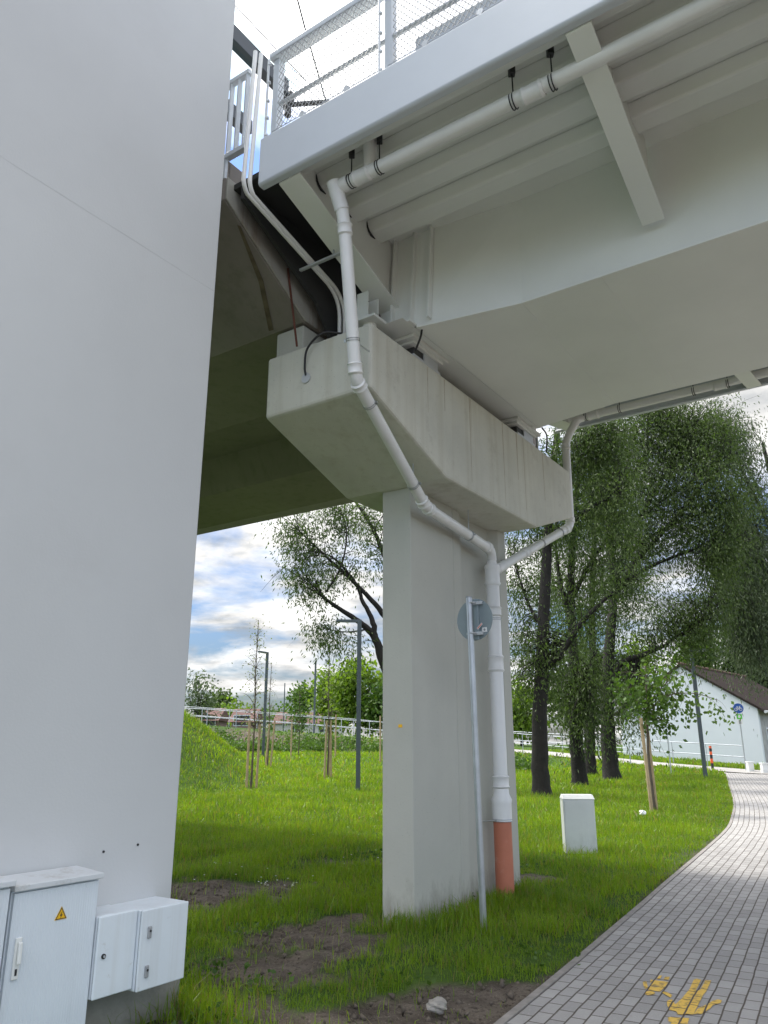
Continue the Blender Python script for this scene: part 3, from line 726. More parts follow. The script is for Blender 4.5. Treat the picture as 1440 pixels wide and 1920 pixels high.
# streak of rust and moss running down the slanted side from the joint
st = [(4.63,4.39),(4.655,4.365),(4.82,4.86),(5.07,5.30),(5.01,5.305),(4.765,4.87)]
def on_side(u, v, off): 
    z = 6.47+(v-4.15)/(5.34-4.15)*(5.76-6.47); return U(u, v-.0035-off, z-.005-off)
obj('rust_streak', MB().prism([on_side(u,v,0) for u,v in st], [on_side(u,v,.001) for u,v in st]), mat('rust_streak', (.135,.11,.07), .95, .4, 9), t)
obj('drain_rod', MB().tube([U(4.56,4.62,6.45), U(4.57,5.02,5.98), U(4.56,5.30,5.41)][0:1]+[U(4.585,5.10,6.35),U(4.585,5.16,5.402)], .011, 8), M['rust'], t) if False else None
r_ = obj('drain_rod', MB().tube([U(4.585,5.02,6.20), U(4.585,5.20,5.404)], .011, 8), M['rust']); setp(r_, 'thin rusty brown rod in front of the concrete bridge end', 'rod')
obj('expansion_joint', MB().bu(4.07, 4.60, 4.24, 11.1, 6.62, 6.68), M['gasket_gap_black'], t)
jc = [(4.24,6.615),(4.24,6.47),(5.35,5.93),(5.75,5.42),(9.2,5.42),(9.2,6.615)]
obj('joint_gap_shade', MB().prism([U(4.46,v,z) for v,z in jc], [U(4.50,v,z) for v,z in jc]), M['gasket_gap_black'], t)  # added black sheet; its colour stands in for deep shade in the gap

# ------------------------------------------------------------------ railing with wire net on the steel bridge
t = thing('mesh_railing', 'white railing with diamond wire net along the steel bridge edge', 'railing', U(2, 4.26, 6.99))
VR = 4.27; posts = [4.17, 2.87, 1.57, .27, -1.03]
for u in posts:
    p = obj('post', MB().bu(u-.035, u+.035, VR+.012, VR+.10, 6.99, 7.97), M['steel_white'], t, .006)
    mb = MB().bu(u-.07, u+.07, VR-.03, VR+.12, 6.972, 6.989); obj('foot_plate', mb, M['steel_white'], p, .003)
    obj('tension_rod', MB().tube([U(u+.06,VR-.03,7.0), U(u+.06,VR-.03,7.96)], .012, 8), M['zinc_pale'], p, smooth=40)
    for z in (7.06, 7.26, 7.46, 7.68, 7.90): obj('rod_clip', MB().tube([U(u+.035,VR-.02,z), U(u+.062,VR-.034,z)], .016, 8), M['zinc_pale'], p, smooth=40)
obj('top_rail', MB().bu(posts[-1], 4.24, VR-.03, VR+.10, 7.97, 8.05), M['steel_white'], t, .02, segs=3)
obj('middle_rail', MB().tube([U(4.13,VR+.05,7.44), U(posts[-1],VR+.05,7.44)], .022, 12), M['zinc_pale'], t, smooth=40)
obj('bottom_rail', MB().tube([U(4.13,VR+.05,7.045), U(posts[-1],VR+.05,7.045)], .022, 12), M['steel_white'], t, smooth=40)
def net(u0, u1, z0, z1, dx=.055, dz=.075):
    nx = int((u1-u0)/dx); nz = int((z1-z0)/dz); V = []; T = []
    def seg(a, b, w=.0036):
        d = (b-a).normalized(); n1 = Vector(CX); s1 = d.cross(n1).normalized()
        ring = [n1*w, (s1*.87-n1*.5)*w, (-s1*.87-n1*.5)*w]; o = len(V)
        V.extend([a+r for r in ring]+[b+r for r in ring])
        for k in range(3):
            j = (k+1)%3; T.append((o+k, o+j, o+3+j)); T.append((o+k, o+3+j, o+3+k))
    for i in range(nx):
        for k in range(nz):
            u = u0+i*dx; z = z0+k*dz; sag = 0
            a = U(u, VR-.032, z); b = U(u+dx, VR-.032, z); l = U(u+dx/2, VR-.032, z+dz/2); c = U(u, VR-.032, z+dz); d = U(u+dx, VR-.032, z+dz)
            for q in (a, b, c, d): seg(q, l)
    return np.array([tuple(p) for p in V]), np.array(T)
for a, b in zip(posts[1:], posts[:-1]):
    V, T = net(a+.06, b-.06, 7.06, 7.96); tri_mesh('wire_net', V, T, M['grey_part'], t)
    for z in (7.055, 7.965): obj('border_wire', MB().tube([U(a+.03,VR-.032,z), U(b-.03,VR-.032,z)], .005, 6), M['zinc'], t)
    for k in range(2): obj('net_clamp', MB().tube([U(a+.4+k*.5,VR-.05,7.05), U(a+.4+k*.5,VR+.06,7.05)], .03, 10), M['zinc_pale'], t, smooth=40)
b_ = obj('cable_tray', MB().bu(-1.5, 2.68, 4.41, 4.75, 6.892, 7.40), M['steel_white'], None, .01); setp(b_, 'pale grey boxed cable tray lying behind the wire net railing', 'cable tray')

# white slatted guard between tower and bridge
t = thing('slat_guard', 'white vertical slat guard panel between tower and railing', 'guard rail', U(4.6, 4.15, 6.92), )
z0, z1 = 6.94, 7.88
obj('frame', MB().bu(4.40,4.66,4.14,4.20,z1-.05,z1).bu(4.40,4.66,4.14,4.20,z0,z0+.05).bu(4.662,4.72,3.90,4.20,z1-.05,z1).bu(4.662,4.72,3.90,4.20,z0,z0+.05), M['steel_white'], t, .004)
for u in (4.43, 4.535, 4.64): obj('slat', MB().bu(u-.008,u+.008,4.145,4.195,z0+.051,z1-.051), M['steel_white'], t)
for v in (3.93, 4.03, 4.13): obj('slat', MB().bu(4.668,4.712,v-.008,v+.008,z0+.051,z1-.051), M['steel_white'], t)
obj('bracket_foot', MB().bu(4.64,4.74,4.15,4.21,6.721,6.94), M['steel_white'], t)

# dark glazed screen with a wire clamp high above the concrete bridge
t = thing('glass_screen', 'dark framed glass screen rising high behind the railing', 'glass screen', U(6, 5.2, 6.72))
obj('beam', MB().bu(5.93,6.07,3.9,6.36,10.28,10.52), M['dark_steel'], t, .005)
obj('beam', MB().bu(5.94,6.06,3.9,5.72,9.12,9.32), M['dark_steel'], t, .005)
obj('post', MB().bu(5.94,6.06,4.45,4.60,6.722,10.275), M['dark_steel'], t, .005)
gl = bpy.data.materials.new('pale_glass'); gl.use_nodes = True
gp = gl.node_tree.nodes['Principled BSDF']; gp.inputs['Base Color'].default_value = (.80,.95,.97,1); gp.inputs['Roughness'].default_value = .02; gp.inputs['Transmission Weight'].default_value = 1; gp.inputs['IOR'].default_value = 1.05
obj('pane', MB().bu(5.995,6.005,3.9,6.6,10.522,10.90), gl, t)
obj('pane', MB().bu(5.995,6.005,3.9,5.72,9.322,10.278), gl, t)
t = thing('wire_clamp', 'black tension clamp at the end of the dark beam', 'cable clamp', U(6.0, 6.42, 10.25))
obj('body', MB().bu(5.90,6.10,6.365,6.46,10.16,10.36), M['black'], t, .02)
obj('arm', MB().bar(U(6.0,6.46,10.22), U(5.55,6.80,10.30), .06, .05), M['black'], t, .01)
obj('insulator', MB().tube([U(5.98,6.41,10.15), U(5.98,6.41,9.98)], .05, 12), M['black'], t, smooth=40)
w_ = obj('overhead_wire', MB().tube([U(5.60,6.77,10.33), U(5.0,5.60,10.16), U(4.0,3.70,9.95), U(2.0,-.2,9.7)], .012, 6), M['dark_steel']); setp(w_, 'thick dark overhead wire crossing the white sky at top', 'wire')
w_ = obj('overhead_wire', MB().tube([U(6.0,3.2,10.93), U(6.0,6.8,10.93)], .008, 6), M['dark_steel']); setp(w_, 'thin dark wire along the top of the glass screen', 'wire')

# ------------------------------------------------------------------ drain pipes
def coupling(pa, pb, r, parent, name='coupling'):
    pa, pb = Vector(pa), Vector(pb); d = (pb-pa); l = d.length; d.normalize()
    pts = [pa, pa+d*l*.12, pa+d*l*.2, pb-d*l*.2, pb-d*l*.12, pb]
    return obj(name, MB().tube(pts, [r*1.06, r*1.24, r*1.12, r*1.12, r*1.24, r*1.06], 18), M['pvc'], parent, smooth=50)
def bend(a, p, b, n=6, k=.5):
    a, p, b = Vector(a), Vector(p), Vector(b)
    return [a*(1-s)**2+p*2*s*(1-s)+b*s*s for s in [i/n for i in range(n+1)]]
def clamp_ring(c, axis, r, parent, m='zinc'):
    axis = Vector(axis).normalized()
    mb = MB()
    for s in (-1, 1): mb.torus(Vector(c)+axis*s*.010, axis, r*1.05, .0042, 20, 6)
    k = obj('pipe_clamp', mb, M[m], parent, smooth=60)
    sd = axis.orthogonal().normalized()
    e = axis.cross(Vector((0,0,1)))
    if e.length > .1: sd = e.normalized()
    obj('clamp_bolt', MB().bar(Vector(c)+sd*r*1.0, Vector(c)+sd*r*1.45, .012, .03, axis), M[m], k)
    return k
def hanger(c, ztop, r, parent, axis):
    mb = MB()
    for s in (-1, 1): mb.torus(Vector(c)+axis*s*.012, axis, r*1.05, .005, 20, 6)
    mb.tube([Vector(c)+Vector((0,0,r)), Vector(c)+Vector((0,0,ztop-c.z-.12))], .006, 8)
    h = obj('hanger', mb, M['black'], parent, smooth=60)
    obj('hanger_bracket', MB().box(c.x-.026,c.x+.026,c.y-.026,c.y+.026,ztop-.13,ztop-.001), M['black'], h, .006)
r = .058
t = thing('drainpipe', 'white drainpipe from the near deck edge down the pier to a red base', 'drainpipe', U(4.12, 8.42, 0), 'white drainpipes')
VP_, ZP = 4.52, 6.36
obj('collector_pipe', MB().tube([U(3.50,VP_,ZP), U(-12,VP_,ZP+.12)], r, 18), M['pvc'], t, smooth=50)
for u in (3.30, 1.70): coupling(U(u+.09,VP_,ZP+.001), U(u-.09,VP_,ZP+.002), r, t)
obj('inlet', MB().tube([U(3.22,VP_+.0,ZP+.05), U(3.22,VP_,ZP+.20), U(3.22,VP_,DZ-.001)], [r*.9, r*1.0, r*1.15], 16), M['pvc'], t, smooth=50)
for u in (3.42, 3.12, 1.86, 1.54): hanger(U(u,VP_,ZP+.002), DZ if u > 3 else DZ, r, t, BX)
# downpipe
P0, P1, P2 = U(3.58,4.46,6.52), U(3.56,4.60,6.11), U(3.69,4.985,4.70)
P3, P4 = U(3.98,6.63,3.99), U(4.10,8.40,3.90)
obj('tee', MB().tube([U(3.585,4.475,6.40), U(3.565,4.58,6.16)], r*1.14, 18), M['pvc'], t, smooth=50)
obj('tee_branch', MB().tube([U(3.60,VP_+.0,ZP), U(3.44,VP_,ZP)], [r*1.12, r*1.16], 18), M['pvc'], t, smooth=50)
obj('downpipe', MB().tube(bend(U(3.567,4.57,6.18), P1, P1+(P2-P1)*.12)+bend(P2+(P1-P2)*.07, P2, P2+(P3-P2)*.05)+bend(P3+(P2-P3)*.05, P3, P3+(P4-P3)*.05)+bend(P4+(P3-P4)*.06, P4, U(4.12,8.44,3.78)), r, 18), M['pvc'], t, smooth=50)
for a, b in ((P1+(P2-P1)*.045, P1+(P2-P1)*.12), (P2+(P1-P2)*.10, P2+(P1-P2)*.03), (P2+(P3-P2)*.02, P2+(P3-P2)*.06), (P3+(P2-P3)*.07, P3+(P2-P3)*.02), (P3+(P4-P3)*.02, P3+(P4-P3)*.07), (P4+(P3-P4)*.10, P4+(P3-P4)*.05)):
    coupling(a, b, r, t)
for q, ax in ((P2+(P1-P2)*.24, P1-P2), (P2+(P3-P2)*.17, P3-P2), (P2+(P3-P2)*.80, P3-P2), (P3+(P4-P3)*.62, P4-P3)): clamp_ring(q, ax, r, t)
obj('clamp_rod', MB().tube([P2+(P1-P2)*.24+CX*.06, P2+(P1-P2)*.24+CX*.25], .007, 8), M['zinc'], t)
obj('clamp_rod', MB().tube([P2+(P3-P2)*.80+Vector((0,0,.06)), P2+(P3-P2)*.80+Vector((0,0,.33))], .006, 8), M['zinc'], t)
obj('clamp_rod', MB().tube([P3+(P4-P3)*.62+Vector((0,0,.06)), P3+(P4-P3)*.62+Vector((0,0,.31))], .006, 8), M['zinc'], t)
# main stack
sx, sv = 4.125, 8.44
R2 = .082
obj('stack_pipe', MB().tube([U(sx,sv,3.78), U(sx,sv,3.72), U(sx,sv,3.70), U(sx,sv,1.10), U(sx,sv,1.06), U(sx,sv,.85)], [r, r*1.15, R2, R2, R2*1.02, R2*1.02], 22), M['pvc'], t, smooth=50)
for a, b in ((3.72,3.46),(3.20,3.08),(2.62,2.42),(1.26,1.12)): coupling(U(sx,sv,a), U(sx,sv,b), R2, t)
obj('reducer', MB().tube([U(sx,sv,1.12), U(sx,sv,1.06), U(sx,sv,1.00), U(sx,sv,.96), U(sx,sv,.80), U(sx,sv,.77)], [R2*1.05, R2*1.1, R2*1.45, R2*1.36, R2*1.34, R2*1.36], 22), M['pvc'], t, smooth=50)
obj('base_pipe', MB().tube([U(sx,sv,.78), U(sx,sv,-.2)], R2*1.24, 22), M['clay'], t, smooth=50, label='red clay coloured base pipe')
for z, rr in ((3.05, R2), (.785, R2*1.34)):
    clamp_ring(U(sx,sv,z), (0,0,1), rr, t)
    obj('clamp_rod', MB().tube([U(sx+.02,sv-rr,z), U(sx+.13,sv-.26,z)], .007, 8), M['zinc'], t)
# second pipe at the far deck edge
t = thing('drainpipe', 'white drainpipe at the far deck edge slanting back to the main stack', 'drainpipe', U(3.8, 10.4, 3.7), 'white drainpipes')
VQ = 10.63
obj('collector_pipe', MB().tube([U(3.78,VQ,ZP), U(-12,VQ,ZP+.12)], r, 16), M['pvc'], t, smooth=50)
for u in (3.40, 1.6): coupling(U(u+.09,VQ,ZP+.001), U(u-.09,VQ,ZP+.002), r, t)
obj('inlet', MB().tube([U(3.28,VQ,ZP+.05), U(3.28,VQ,DZ-.001)], [r*.9, r*1.15], 16), M['pvc'], t, smooth=50)
for u in (3.52, 3.0, 1.95, 1.5): hanger(U(u,VQ,ZP+.002), DZ, r, t, BX)
Q1, Q2, Q3, Q4 = U(3.60,10.52,6.32), U(3.78,10.40,5.98), U(3.80,10.40,4.62), U(4.125,8.50,3.66)
obj('downpipe', MB().tube([U(3.56,VQ,ZP)]+bend(Q1+(Q2-Q1)*.1, Q2, Q2+(Q3-Q2)*.08)+bend(Q3+(Q2-Q3)*.09, Q3, Q3+(Q4-Q3)*.06)+[Q4], r, 16), M['pvc'], t, smooth=50)
for a, b in ((Q2+(Q3-Q2)*.06, Q2+(Q3-Q2)*.13), (Q3+(Q2-Q3)*.10, Q3+(Q2-Q3)*.04), (Q3+(Q4-Q3)*.04, Q3+(Q4-Q3)*.10), (Q3+(Q4-Q3)*.60, Q3+(Q4-Q3)*.66), (Q4+(Q3-Q4)*.12, Q4+(Q3-Q4)*.03)): coupling(a, b, r, t)
for f in (.16, .42): clamp_ring(Q3+(Q4-Q3)*f, Q4-Q3, r, t)

# ------------------------------------------------------------------ thin conduits, cables and their bracket
t = thing('conduit_pair', 'pair of thin white conduits bending down from the railing to the cap', 'conduit', U(4.3, 4.9, 5.45))
for k in (0, 1):
    o = Vector(U(-.022*k, .055*k, .01*k))
    pts = [U(4.22,4.045,7.88)]+bend(U(4.27,4.045,6.50), U(4.28,4.045,6.40), U(4.30,4.13,6.365))+bend(U(4.34,5.36,6.12), U(4.345,5.56,6.06), U(4.35,5.58,5.85))+[U(4.35,5.59,5.44)]
    obj('conduit', MB().tube([p+o for p in pts], .02, 12), M['pvc'], t, smooth=50)
obj('conduit_strap', MB().bar(U(4.34,5.55,5.56), U(4.33,5.68,5.57), .05, .015), M['black'], t)
t = thing('conduit_bracket', 'slim galvanised channel carrying the conduits under the end beam', 'bracket', U(4.2, 5.1, 6.1))
obj('channel', MB().bar(U(4.42,5.02,6.115), U(3.80,5.02,6.115), .03, .022), M['zinc_pale'], t)
obj('threaded_rod', MB().tube([U(4.0,5.02,6.115), U(4.0,5.02,6.19)], .008, 8), M['zinc'], t)
def cable(label, pts, r_=.011):
    o = obj('earth_cable', MB().tube(catm3(pts, 6), r_, 8), M['black'], None, smooth=60); return setp(o, label, 'cable', 'black earthing cables on the bridge')
def catm3(P, n):
    P = [Vector(p) for p in P]; P = [P[0]*2-P[1]]+P+[P[-1]*2-P[-2]]; out = []
    for i in range(1, len(P)-2):
        a, b, c, d = P[i-1:i+3]
        for k in range(n):
            s = k/n; out.append(.5*((2*b)+(c-a)*s+(2*a-5*b+4*c-d)*s*s+(3*b-a-3*c+d)*s**3))
    return out+[P[-2]]
cable('black cable arching down the near end face of the cap', [U(4.10,5.30,5.44), U(4.25,5.19,5.44), U(4.42,5.17,5.32), U(4.475,5.20,5.15), U(4.475,5.222,5.06)])
cable('black cable looping from the near bearing up to the box girder', [U(3.66,5.95,5.41), U(3.58,5.92,5.52), U(3.53,5.87,5.575)])
cable('black cable looping from the far end of the cap to the box girder', [U(3.68,9.35,5.41), U(3.60,9.20,5.58), U(3.56,8.95,5.60)])
e_ = obj('earth_plate', MB().disc(U(4.475,5.225,5.035), CX, .055, .012, 20), M['zinc_pale'], None, .003); setp(e_, 'round metal earthing plate on the end face of the cap', 'earthing plate')
t = thing('inspection_ladder', 'small white barred step frame behind the far end of the cap', 'ladder', U(3.95, 9.6, 5.40))
mb = MB()
for v in (9.48, 9.95): 
    mb.tube([U(4.05,v,5.40), U(4.05,v,6.0)], .018, 8); mb.tube([U(4.25,v,5.40), U(4.25,v,6.0)], .018, 8)
obj('frame', mb, M['steel_white'], t, smooth=50)
mb = MB()
for z in (5.43, 5.72, 5.98): mb.tube([U(4.05,9.48,z), U(4.05,9.95,z)], .014, 8)
obj('rung', mb, M['steel_white'], t, smooth=50)

# ------------------------------------------------------------------ round sign seen from behind
t = thing('road_sign', 'round road sign seen from behind on a tall galvanised post', 'road sign', (.885, 7.57, 0))
pa, pb = Vector((.885,7.57,-.3)), Vector((.842,7.55,2.99))
obj('post', MB().tube([pa, pb], .031, 16), M['zinc'], t, smooth=50)
obj('post_cap', MB().tube([pb, pb+Vector((0,0,.012))], .033, 16), M['grey_part'], t, smooth=50)
nv = Vector((math.sin(R(40)), math.cos(R(40)), 0)); sd = Vector((nv.y, -nv.x, 0))
dc = Vector((.868,7.55,2.785))+nv*.075-sd*.022
dk = obj('sign_plate', MB().disc(dc, nv, .208, .006, 40), M['sign_back'], t, smooth=40)
obj('sign_face', MB().disc(dc+nv*.0045, nv, .206, .002, 40), M['sign_blue'], t, smooth=40)
ch = MB().bar(dc-nv*.016+sd*.035+Vector((0,0,-.205)), dc-nv*.016+sd*.035+Vector((0,0,.19)), .05, .022, nv)
obj('stiffening_channel', ch, M['sign_back'], t, .006)
for z in (.155, -.145):
    c = Vector((.868-.002,7.552,2.785+z))
    k = MB().torus(c, (0,0,1), .036, .008, 16, 6).bar(c+nv*.035, c+nv*.05+sd*.09, .03, .03).bar(c-sd*.03, c-sd*.06, .02, .022)
    obj('bracket_clamp', k, M['zinc_pale'], t, smooth=40)
for (a, b, w, h, rot) in ((.075,-.075,.075,.02,.7), (.115,-.11,.055,.045,0)):
    c = dc-nv*.0285*(1 if a < .1 else .14)+sd*a+Vector((0,0,b))
    x = sd*math.cos(rot)+Vector((0,0,1))*math.sin(rot); y = Vector((0,0,1))*math.cos(rot)-sd*math.sin(rot)
    q = [c+x*i*w/2+y*j*h/2 for i, j in ((-1,-1),(1,-1),(1,1),(-1,1))]
    st_ = obj('sticker', MB().prism(q, [p-nv*.0012 for p in q]), M['sign_white'], t)
    if a > .1:
        obj('print', MB().disc(c-nv*.002, nv, .012, .0012, 14), M['grey_part'], st_)
    else:
        q2 = [c+x*i*w/2*.9+y*j*h/2*.4-nv*.0014 for i, j in ((-1,-1),(1,-1),(1,1),(-1,1))]
        obj('print', MB().prism(q2, [p-nv*.0008 for p in q2]), M['orange'], st_)

# white service cabinet in the grass
t = thing('service_cabinet', 'small white service cabinet standing in the grass right of the pier', 'utility cabinet', (3.0, 12.9, 0))
ca = R(-4); ex = Vector((math.cos(ca), math.sin(ca), 0)); ey = Vector((-math.sin(ca), math.cos(ca), 0))
def cb(x0,x1,y0,y1,z0,z1): return MB().box(x0,x1,y0,y1,z0,z1, lambda a,b,c: Vector((2.95,12.45,0))+ex*a+ey*b+Vector((0,0,c)))
lean = .03
obj('body', cb(-.235,.235,0,.28,-.1,.80), M['cabinet_white'], t, .008)
obj('door', cb(-.215,.215,-.012,-.001,.04,.775), M['cabinet_white'], t, .004)
hx = [(-.245,-.014,.801),(.245,-.014,.801),(.245,.275,.801),(-.245,.275,.801),(-.225,.04,.865),(.225,.04,.865),(.225,.22,.865),(-.225,.22,.865)]
obj('lid', MB().hexa([Vector((2.95,12.45,0))+ex*a+ey*b+Vector((0,0,c)) for a,b,c in hx]), M['cabinet_white'], t, .006)

# ------------------------------------------------------------------ lamps
def lamp(p, dirv, label, hgt=5.0):
    t = thing('street_lamp', label, 'street lamp', p, 'angular grey path lamps')
    p = Vector(p); d = Vector(dirv).normalized()
    obj('post', MB().box(p.x-.065,p.x+.065,p.y-.065,p.y+.065,p.z-.3,p.z+hgt), M['lamp_grey'], t, .008)
    top = p+Vector((0,0,hgt-.04))
    a = obj('arm', MB().bar(top+d*.0655, top+d*.72, .12, .08), M['lamp_grey'], t, .006)
    obj('light_panel', MB().bar(top+d*.28-Vector((0,0,.0435)), top+d*.68-Vector((0,0,.0435)), .07, .006), M['sign_white'], a)
def on_ground(px, Y): p = at(px, 1396, Y); return Vector((p.x, p.y, gz(p.x, p.y)))
lamp(on_ground(672,23.8), (-1,-.1,0), 'grey angular path lamp nearest left of the pier')
lamp(on_ground(494,38.8), (-.45,-.8,0), 'grey angular path lamp beside the tall thin sapling')
lamp(on_ground(588,56.5), (.12,-1,0), 'grey angular path lamp standing up on the embankment behind the meadow')
lamp(on_ground(1316,31.5), (1,.15,0), 'dark angular path lamp at right in front of the white house')
pm = on_ground(530,75); m_ = obj('mast', MB().tube([pm, pm+Vector((0,0,4.6))], .05, 8), M['lamp_grey'], None, smooth=50); setp(m_, 'thin distant mast beyond the embankment railing', 'mast')

# ------------------------------------------------------------------ railings along the cycle path
def railing(P, label, step=2.0, h=1.1, zf=None):
    c = P[len(P)//2]; zf = zf or ramp_z
    t = thing('path_railing', label, 'railing', (c.x, c.y, zf(c.x,c.y)), 'galvanised railings along the cycle path')
    L = [0]
    for a, b in zip(P[:-1], P[1:]): L.append(L[-1]+(b-a).length)
    def pos(s):
        for i in range(len(P)-1):
            if s <= L[i+1] or i == len(P)-2:
                q = P[i].lerp(P[i+1], min(1, (s-L[i])/(L[i+1]-L[i]))); return Vector((q.x, q.y, zf(q.x,q.y)))
    n = max(1, round(L[-1]/step)); pts = [pos(L[-1]*i/n) for i in range(n+1)]
    for p in pts: obj('post', MB().tube([p-Vector((0,0,.3)), p+Vector((0,0,h))], 0.025, 8), M['zinc_rail'], t, smooth=50)
    for zz in (h, h*.52): obj('rail', MB().tube([p+Vector((0,0,zz)) for p in pts], 0.022, 8), M['zinc_rail'], t, smooth=50)
def sub(a, b, off): return [p for p in offset_curve(ramp_pts, off) if a <= p.x <= b]
railing(sub(-24, 12.6, 1.9), 'galvanised railing on the meadow side of the sloping cycle path')
railing(sub(-24, 17.6, -1.9), 'galvanised railing on the far side of the path in front of the white house')

# ------------------------------------------------------------------ white house
t = thing('house', 'white gabled house with dark roof at the end of the paved path', 'house', (17.7, 46.6, .3))
h0 = Vector((20.7,44,0)); hg = Vector((-.755,.656,0)); hd = Vector((.656,.755,0))
def H(s, d, z): return h0+hg*s+hd*d+Vector((0,0,z))
gab = [(0,-.3),(8.05,-.3),(8.05,3.5),(4.02,6.05),(0,3.5)]
obj('gable_wall', MB().prism([H(s,0,z) for s,z in gab], [H(s,.25,z) for s,z in gab]), M['house_wall'], t, .01)
obj('wall', MB().box(.02,.27,.252,12,-.3,3.48,H), M['house_rough'], t)
obj('wall', MB().box(7.78,8.03,.252,12,-.3,3.48,H), M['house_rough'], t)
obj('gable_wall', MB().prism([H(s,12,z) for s,z in gab], [H(s,12.25,z) for s,z in gab]), M['house_wall'], t)
def slab(s0,z0,s1,z1,d0,d1,th): return MB().hexa([H(s0,d0,z0),H(s0,d1,z0),H(s1,d1,z1),H(s1,d0,z1),H(s0,d0,z0+th),H(s0,d1,z0+th),H(s1,d1,z1+th),H(s1,d0,z1+th)])
k_ = 2.55/4.02
rf = obj('roof', slab(-.35,3.5-.35*k_+.012,4.02,6.062,-.12,12.4,.14), M['roof'], t)
obj('roof', slab(8.4,3.5-.35*k_+.012,4.02,6.062,-.12,12.4,.14), M['roof'], t)
obj('ridge_tiles', MB().tube([H(4.02,-.12,6.22), H(4.02,12.4,6.22)], .10, 8), M['roof_red'], rf, smooth=50)
obj('gutter', MB().tube([H(-.42,-.1,3.32), H(-.42,12.4,3.30)], .08, 10), M['zinc_pale'], t, smooth=50)
w = obj('window', MB().box(-.03,.018,1.1,2.2,1.2,2.5,H), M['house_wall'], t); obj('pane', MB().box(-.045,-.031,1.18,2.12,1.28,2.42,H), M['glass_dark'], w)

def far_house(px0, px1, Y, ztop, wallm, label):
    a, b = at(px0,1396,Y), at(px1,1396,Y); w_ = b.x-a.x; z0 = gz((a.x+b.x)/2, Y)-.5
    t = thing('distant_house', label, 'house', ((a.x+b.x)/2, Y, z0), 'distant houses beyond the embankment')
    obj('wall', MB().box(a.x,b.x,Y,Y+7,z0,ztop-1.6), wallm, t)
    mb = MB().prism([Vector((a.x-.4,Y-.4,ztop-1.59)),Vector((a.x-.4,Y+7.4,ztop-1.59)),Vector((a.x-.4,Y+3.5,ztop))],[Vector((b.x+.4,Y-.4,ztop-1.59)),Vector((b.x+.4,Y+7.4,ztop-1.59)),Vector((b.x+.4,Y+3.5,ztop))])
    obj('roof', mb, M['roof_red'], t)
    for f in (.3, .7):
        x = a.x+w_*f; k = obj('window', MB().box(x-.5,x+.5,Y-.04,Y-.002,z0+1.6,z0+2.8), M['house_wall'], t); obj('pane', MB().box(x-.42,x+.42,Y-.06,Y-.041,z0+1.68,z0+2.72), M['glass_dark'], k)
far_house(375, 402, 95, 5.9, M['wall_pink'], 'distant pink house furthest left behind the railing')
far_house(432, 470, 90, 5.6, M['wall_pink'], 'distant reddish house behind the railing near the tall sapling')
far_house(515, 640, 105, 5.8, M['wall_pale'], 'distant long house with pale wall and red roof behind the railing')

# ------------------------------------------------------------------ bollards, post and cycle sign near the house
pb_ = on_ground(1331,38.2)
t = thing('marker_post', 'orange and black striped marker post on the path by the house', 'marker post', pb_)
zs = [0,.3,.5,.68,.82,.97,1.08]
for i, (a, b) in enumerate(zip(zs[:-1], zs[1:])):
    obj('stripe', MB().tube([pb_+Vector((0,0,a)), pb_+Vector((0,0,b-.002))], .062, 14), M['black' if i%2 == 0 else 'orange'], t, smooth=50, label='black stripe' if i%2 == 0 else 'orange stripe')
obj('base', MB().tube([pb_-Vector((0,0,.02)), pb_+Vector((0,0,.03))], .10, 14), M['black'], t, smooth=50)
for px, lab in ((1401,'short white concrete post nearer the cycle sign'), (1427,'short white concrete post at the right edge by the house wall')):
    p = on_ground(px, 37.5 if px < 1410 else 36.8)
    t = thing('bollard', lab, 'bollard', p, 'short white posts by the path')
    obj('shaft', MB().box(p.x-.13,p.x+.13,p.y-.13,p.y+.13,p.z-.2,p.z+.40), M['cabinet_white'], t, .02)
    obj('cap', MB().box(p.x-.15,p.x+.15,p.y-.15,p.y+.15,p.z+.401,p.z+.45), M['cabinet_white'], t, .015)
ps = on_ground(1393, 37.9)
t = thing('cycle_sign', 'blue round cycle path sign with green plate on a post by the house', 'road sign', ps)
obj('post', MB().tube([ps-Vector((0,0,.3)), ps+Vector((0,0,3.0))], .03, 10), M['zinc'], t, smooth=50)
dv = Vector((-.40,-.92,0)).normalized(); sv_ = Vector((-dv.y, dv.x, 0))
c = ps+Vector((0,0,2.85))+dv*.05
f = obj('sign_plate', MB().disc(c, dv, .24, .012, 32), M['sign_blue'], t, smooth=40)
obj('rim', MB().torus(c+dv*.004, dv, .232, .006, 32, 6), M['sign_white'], f)
# the white bicycle on it
def S(x, y, o=.008): return c+dv*o+sv_*x+Vector((0,0,y))
mb = MB()
for x in (-.10, .10): mb.torus(S(x,-.045), dv, .062, .010, 20, 6)
for a, b in (((-.10,-.045),(-.035,.055)),((-.035,.055),(.07,.055)),((-.10,-.045),(.005,-.045)),((.005,-.045),(.07,.055)),((.005,-.045),(-.045,.085)),((.10,-.045),(.065,.10)),((.065,.10),(.10,.105)),((-.075,.088),(-.02,.088))):
    mb.bar(S(*a), S(*b), .018, .012, dv)
obj('bicycle_symbol', mb, M['sign_white'], f)
g_ = obj('plate', MB().hexa([c+dv*k+sv_*x+Vector((0,0,z)) for k in (-.006,.006) for x, z in ((-.12,-.50),(.12,-.50),(.12,-.27),(-.12,-.27))]), M['sign_green'], t, label='green plate with a white mark')
obj('mark', MB().disc(c+dv*.008+Vector((0,0,-.385)), dv, .06, .003, 14).bar(c+dv*.008+Vector((0,0,-.36)), c+dv*.008+Vector((0,0,-.30)), .05, .003, dv), M['sign_white'], g_)
